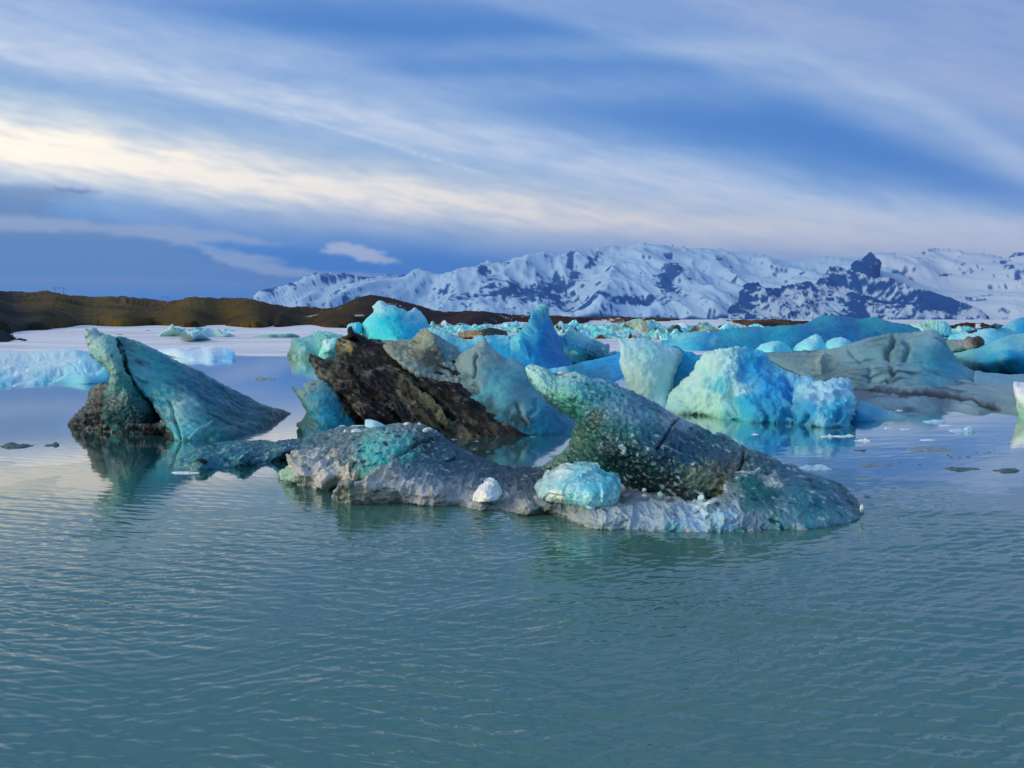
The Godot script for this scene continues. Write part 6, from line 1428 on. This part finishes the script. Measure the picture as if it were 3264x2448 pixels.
# ---------------------------------------------------------------- loose pieces
func bits() -> void:
	# clear chunk on the shelf
	single("clear_ice_chunk", "big clear turquoise ice chunk lying on the foreground iceberg's shelf", "ice chunk", "ice_clear", {"poly": pts("R6", [1130, 1010, 1150, 960, 1205, 915, 1225, 870, 1260, 852, 1300, 868, 1340, 825, 1400, 790, 1480, 760, 1560, 772, 1640, 750, 1700, 742, 1780, 745, 1880, 785, 1960, 850, 2090, 895, 2110, 960, 2112, 1100, 2090, 1200, 2000, 1245, 1900, 1285, 1790, 1285, 1690, 1255, 1560, 1225, 1430, 1215, 1300, 1190, 1200, 1145, 1150, 1080]), "step": 1.6, "jag": 1.8, "curve": 0.3,
		"ctrl": [["R6", "D", [1150, 1010, 16.9, 1400, 800, 17.1, 1700, 750, 17.15, 2090, 920, 16.95, 2100, 1180, 16.4, 1850, 1280, 16.0, 1430, 1210, 16.3, 1200, 1130, 16.5, 1500, 1000, 16.25, 1700, 950, 16.2, 1800, 1100, 15.95, 1350, 1000, 16.5, 2000, 1000, 16.35]]], "edge": 22.0, "round": 0.3, "back": Vector3(0.05, -0.05, -0.8), "noise": [[3, 1.6, 0.07], [0, 2.2, 0.06], [0, 6.0, 0.015]], "base": 0x7cc0cf, "mott": 0.16, "mfreq": 6.0, "warp": 10.0,
		"spots": [[1790, 1495, 24, 0xc6cfd2], [1740, 1520, 22, 0xa9bcc6], [1720, 1560, 24, 0x9ab4c0], [1770, 1590, 20, 0xc9d0cc], [1810, 1540, 26, 0x8fbccb], [1860, 1530, 30, 0x6fb6cc], [1900, 1560, 34, 0x55a9c6], [1940, 1540, 26, 0x6fb8cc], [1880, 1600, 34, 0x9ad2de], [1960, 1590, 20, 0xa4d6dc], [1870, 1500, 22, 0x9cc8d2], [1800, 1570, 14, 0x4f9ab8]], "dirt": [[5.0, 0.34, 0.14, 0xc4dfe4], [6.0, 0.36, 0.14, 0x4a9ab4]]}, spot_at(1850, 1620, 16.2))
	single("white_ice_chunk", "white frosty ice chunk sitting on the grey shelf beside the clear chunk", "ice chunk", "snow", {"poly": pts("R6", [388, 1160, 420, 1100, 460, 1030, 510, 985, 550, 940, 590, 924, 630, 932, 665, 960, 690, 1000, 730, 1050, 735, 1090, 700, 1120, 690, 1155, 620, 1172, 540, 1182, 470, 1190, 430, 1180]), "step": 1.4, "jag": 1.6, "curve": 0.2,
		"ctrl": [["R6", "D", [395, 1155, 16.9, 590, 930, 17.3, 725, 1070, 17.1, 690, 1150, 16.7, 470, 1185, 16.55, 530, 1060, 16.6, 600, 1120, 16.5, 620, 1000, 16.95, 480, 1080, 16.75]]], "edge": 12.0, "round": 0.15, "back": Vector3(0, 0, -0.45), "noise": [[3, 4.0, 0.04], [0, 6.0, 0.03], [1, 14.0, 0.01]], "base": 0xd2dde2, "mott": 0.06, "mfreq": 8.0, "spots": [[1550, 1545, 14, 0xdfe8ee], [1530, 1590, 16, 0xd6ddd6], [1575, 1580, 14, 0xbfdbe2], [1590, 1560, 12, 0xa9bcc8]]}, spot_at(1545, 1600, 16.6))
	single("ice_plate", "smooth pale blue half-round ice plate standing on the crest of the teal hump", "ice chunk", "ice_clear", {"poly": pts("Z5", [925, 120, 924, 60, 935, 50, 980, 52, 1030, 66, 1080, 88, 1112, 108, 1060, 124, 990, 130]), "step": 1.5, "jag": 0.6, "ctrl": [["Z5", "D", [930, 60, 21.7, 930, 120, 21.4, 1100, 108, 21.6, 1000, 90, 21.4]]], "edge": 5.0, "round": 0.06, "back": Vector3(0, 0, -0.16), "base": 0xa4c6e6, "mott": 0.05, "spots": [[1190, 1345, 20, 0xaecdea]]}, spot_at(1200, 1362, 21.4))
	var clear := hexc(0xa4bac8)
	var frost := hexc(0xc0ced6)
	var small := [
		["Z5", 1318, 92, 70, 46, 0.0, "small glassy ice crystal on the top of the teal hump"], ["Z5", 1440, 94, 46, 26, 0.0, "tiny clear ice sliver beside the crystal on the teal hump"], ["Z5", 1510, 150, 108, 64, 0.0, "rounded white ice piece on the slope of the teal hump"],
		["Z5", 742, 162, 40, 40, 0.0, "small round clear ice bead near the plate on the teal hump"], ["Z5", 850, 162, 130, 56, 0.0, "flat pale ice sheet lying below the plate on the teal hump"], ["Z5", 710, 112, 70, 18, 0.0, "thin white ice sliver along the teal hump's back edge"], ["Z5", 860, 110, 140, 20, 0.0, "long thin white ice strip along the teal hump's crest"],
		["Z6", 475, 190, 40, 30, 0.0, "small clear ice bead on the ledge below the fin"], ["Z6", 600, 230, 66, 70, 0.0, "pointed greenish ice piece on the ledge below the fin"], ["Z6", 620, 285, 90, 66, 0.0, "grey stony ice lump on the ledge below the fin"],
		["Z6", 900, 250, 62, 54, 0.0, "bright glassy ice piece at the foot of the fin's muddy hollow"], ["Z6", 970, 290, 90, 50, 0.0, "sugary white snow clump beside the muddy hollow"], ["Z6", 880, 322, 80, 40, 0.0, "small snow clump on the lip beside the sugary clump"], ["Z6", 225, 384, 76, 26, 0.0, "flat oval ice disc on the lip below the clear chunk"],
		["Z6", 480, 235, 56, 34, 0.0, "pale rounded ice pebble on the ledge beside the clear chunk"], ["Z6", 1430, 148, 170, 60, 0.0, "bright white snow patch on the dome's shoulder"], ["Z6", 2088, 330, 36, 80, 0.0, "upright ice splinter at the dome's waterline end"]]
	var depth := [21.3, 21.4, 21.2, 21.6, 21.3, 22.4, 21.7, 17.0, 16.85, 16.7, 16.55, 16.25, 16.1, 15.85, 16.95, 16.6, 16.3]
	for i in small.size():
		var s: Array = small[i]
		var c := pts(s[0], [s[1], s[2]])[0]
		var k: float = CROP[s[0]][2] * float(depth[i]) / FOCAL
		var c0 := clear
		var c1 := frost
		if "grey stony" in s[6]:
			c0 = hexc(0x7d7f7c); c1 = hexc(0x5c5a56)
		elif "greenish" in s[6]:
			c0 = hexc(0x6f9aa0); c1 = hexc(0x8fb4b8)
		elif "snow patch" in s[6]:
			c0 = frost; c1 = frost
		var o := inst(self, "ice_piece", lump(i * 5 + 3, Vector3(s[3] * k, s[4] * k, minf(s[3], s[4] * 2.0) * k) * 0.95, c0, c1, 14, 0.1), M.snow if "snow" in s[6] else M.ice_clear)
		o.position = spot_at(c.x, c.y, depth[i])
		tag(o, s[6], "ice piece", "loose ice on the foreground iceberg")
	# rock on the tongue
	var rk := inst(self, "dark_stone", lump(77, Vector3(0.38, 0.2, 0.3), hexc(0x1c2022), hexc(0x2c3034), 14, 0.1), M.dirt_ice)
	rk.position = spot_at(640, 1474, 21.5)
	tag(rk, "black stone on the end of the low teal ice tongue", "stone")
	# floating pieces: [crop, x, y, w, h, colours, label]
	var wh := [hexc(0xc9d4de), hexc(0xa9bed0)]
	var bl := [hexc(0xa4bfd8), hexc(0x86acd0)]
	var gy := [hexc(0x7f909c), hexc(0x66788a)]
	var dk := [hexc(0x45525e), hexc(0x5c6a76)]
	var fl := [
		["Q7", 1470, 230, 170, 44, bl, "pale blue floating ice piece beside the white iceberg's tail"], ["Q7", 1695, 295, 200, 72, bl, "largest pale blue block floating before the grey shelf"], ["Q7", 1460, 456, 360, 46, gy, "long thin grey floating ice strip"],
		["Q7", 605, 352, 110, 34, wh, "white floating scrap before the white iceberg"], ["Q7", 745, 352, 190, 24, wh, "flat white floating strip before the white iceberg"], ["Q7", 890, 385, 120, 40, wh, "crumbly white floating piece"], ["Q7", 1420, 386, 120, 16, wh, "thin white floating sliver"],
		["Q7", 480, 600, 300, 80, bl, "flat pale blue floe behind the foreground dome"], ["Q7", 500, 627, 50, 18, wh, "bright white crumb on the flat floe"], ["Q7", 1010, 580, 280, 36, gy, "thin grey floe on the bright water"], ["Q7", 875, 470, 84, 22, dk, "small dark floating chip"],
		["Q7", 1700, 616, 250, 34, dk, "ragged dark slush line on the bright water"], ["Q7", 2060, 622, 220, 58, dk, "dark oval slush patch on the bright water"], ["Q7", 930, 853, 58, 14, dk, "lone dark chip on the open water"], ["Q7", 1190, 146, 60, 20, wh, "white scrap at the grey shelf's waterline"], ["Q7", 1305, 122, 80, 16, wh, "flat white scrap by the grey shelf's waterline"], ["Q7", 1450, 126, 140, 12, wh, "thin white line of slush by the grey shelf"], ["Q7", 1570, 268, 110, 16, wh, "white sliver beside the largest pale block"], ["Q7", 20, 340, 60, 20, wh, "white scrap on the green water before the white iceberg"], ["Q7", 1095, 290, 60, 18, wh, "small white scrap by the white iceberg's tail"], ["Q7", 1240, 300, 80, 10, wh, "thin sliver by the white iceberg's tail"],
		["R1", 1945, 702, 160, 30, gy, "speckled grey slush patch on the calm blue water"], ["R1", 120, 1185, 245, 56, dk, "long dark muddy ice piece floating near the fin's muddy foot"], ["R1", 380, 1185, 88, 38, dk, "short dark muddy ice piece floating near the fin's muddy foot"],
		["R5", 200, 493, 190, 30, wh, "white ice plate floating off the tongue's end"], ["R6", 170, 442, 80, 12, gy, "small pale scrap in the dark pool behind the shelf"], ["R6", 440, 463, 60, 14, gy, "pale chip in the middle of the dark pool"], ["R6", 425, 553, 60, 22, gy, "pale crumb in the dark pool near the hump"], ["R6", 580, 584, 56, 18, gy, "pale flake in the dark pool by the shelf edge"], ["R6", 980, 650, 44, 10, gy, "tiny flake in the dark pool by the shelf's rim"], ["R6", 1110, 410, 60, 10, gy, "pale chip at the dark iceberg's waterline"], ["R6", 245, 410, 44, 12, gy, "tiny pale chip in the dark pool below the hump's crest"], ["R6", 1350, 630, 150, 50, gy, "grey slush at the fin's root in the dark pool"],
		["R1", 880, 380, 36, 14, dk, "dark lump on the far white water behind the fin's tip"], ["R1", 1085, 350, 34, 12, dk, "dark lump on the far white water near the spiked ice"]]
	for i in fl.size():
		var s: Array = fl[i]
		var c := pts(s[0], [s[1], s[2] + s[4] * 0.32])[0]
		var d := on_plane(c.x, c.y, 0.0)
		var k: float = CROP[s[0]][2] * d / FOCAL
		var hh: float = maxf(0.05, s[4] * k * 0.9)
		var o := inst(self, "floating_ice", tents(i * 3 + 11, s[3] * k * 1.15, hh * 0.75, maxf(s[3] * k * 0.55, s[4] * k * 1.8), 5, s[5][0], s[5][1], s[5][1], 26, 16), M.ice_rough)
		o.position = spot_at(c.x, c.y, d)
		o.rotation.y = 0.2 * sin(i * 2.3)
		tag(o, s[6], "floating ice", "floating ice scraps")
	var chip := lump(91, Vector3(1, 0.3, 0.6), dk[0], dk[1], 12, 0.12)
	for q in [[840, 552], [1035, 552], [1200, 577], [1130, 574], [1590, 516], [1617, 532], [1687, 534], [1755, 530], [1795, 510], [1825, 494], [1925, 490], [1895, 505], [1970, 472], [1978, 534], [2090, 370], [1670, 376], [1865, 434], [1545, 614], [1920, 610], [1360, 592], [2190, 432]]:
		var c := pts("Q7", [q[0], q[1]])[0]
		var d := on_plane(c.x, c.y, 0.0)
		var o := inst(self, "ice_chip", chip, M.ice_rough)
		o.position = spot_at(c.x, c.y, d)
		o.scale = Vector3.ONE * 34.0 * 0.39 * d / FOCAL * (0.7 + 0.5 * sin(q[0]))
		o.rotation.y = q[0]
		tag(o, "tiny dark ice chip afloat on the bright water off the grey shelf", "floating ice", "tiny ice chips")
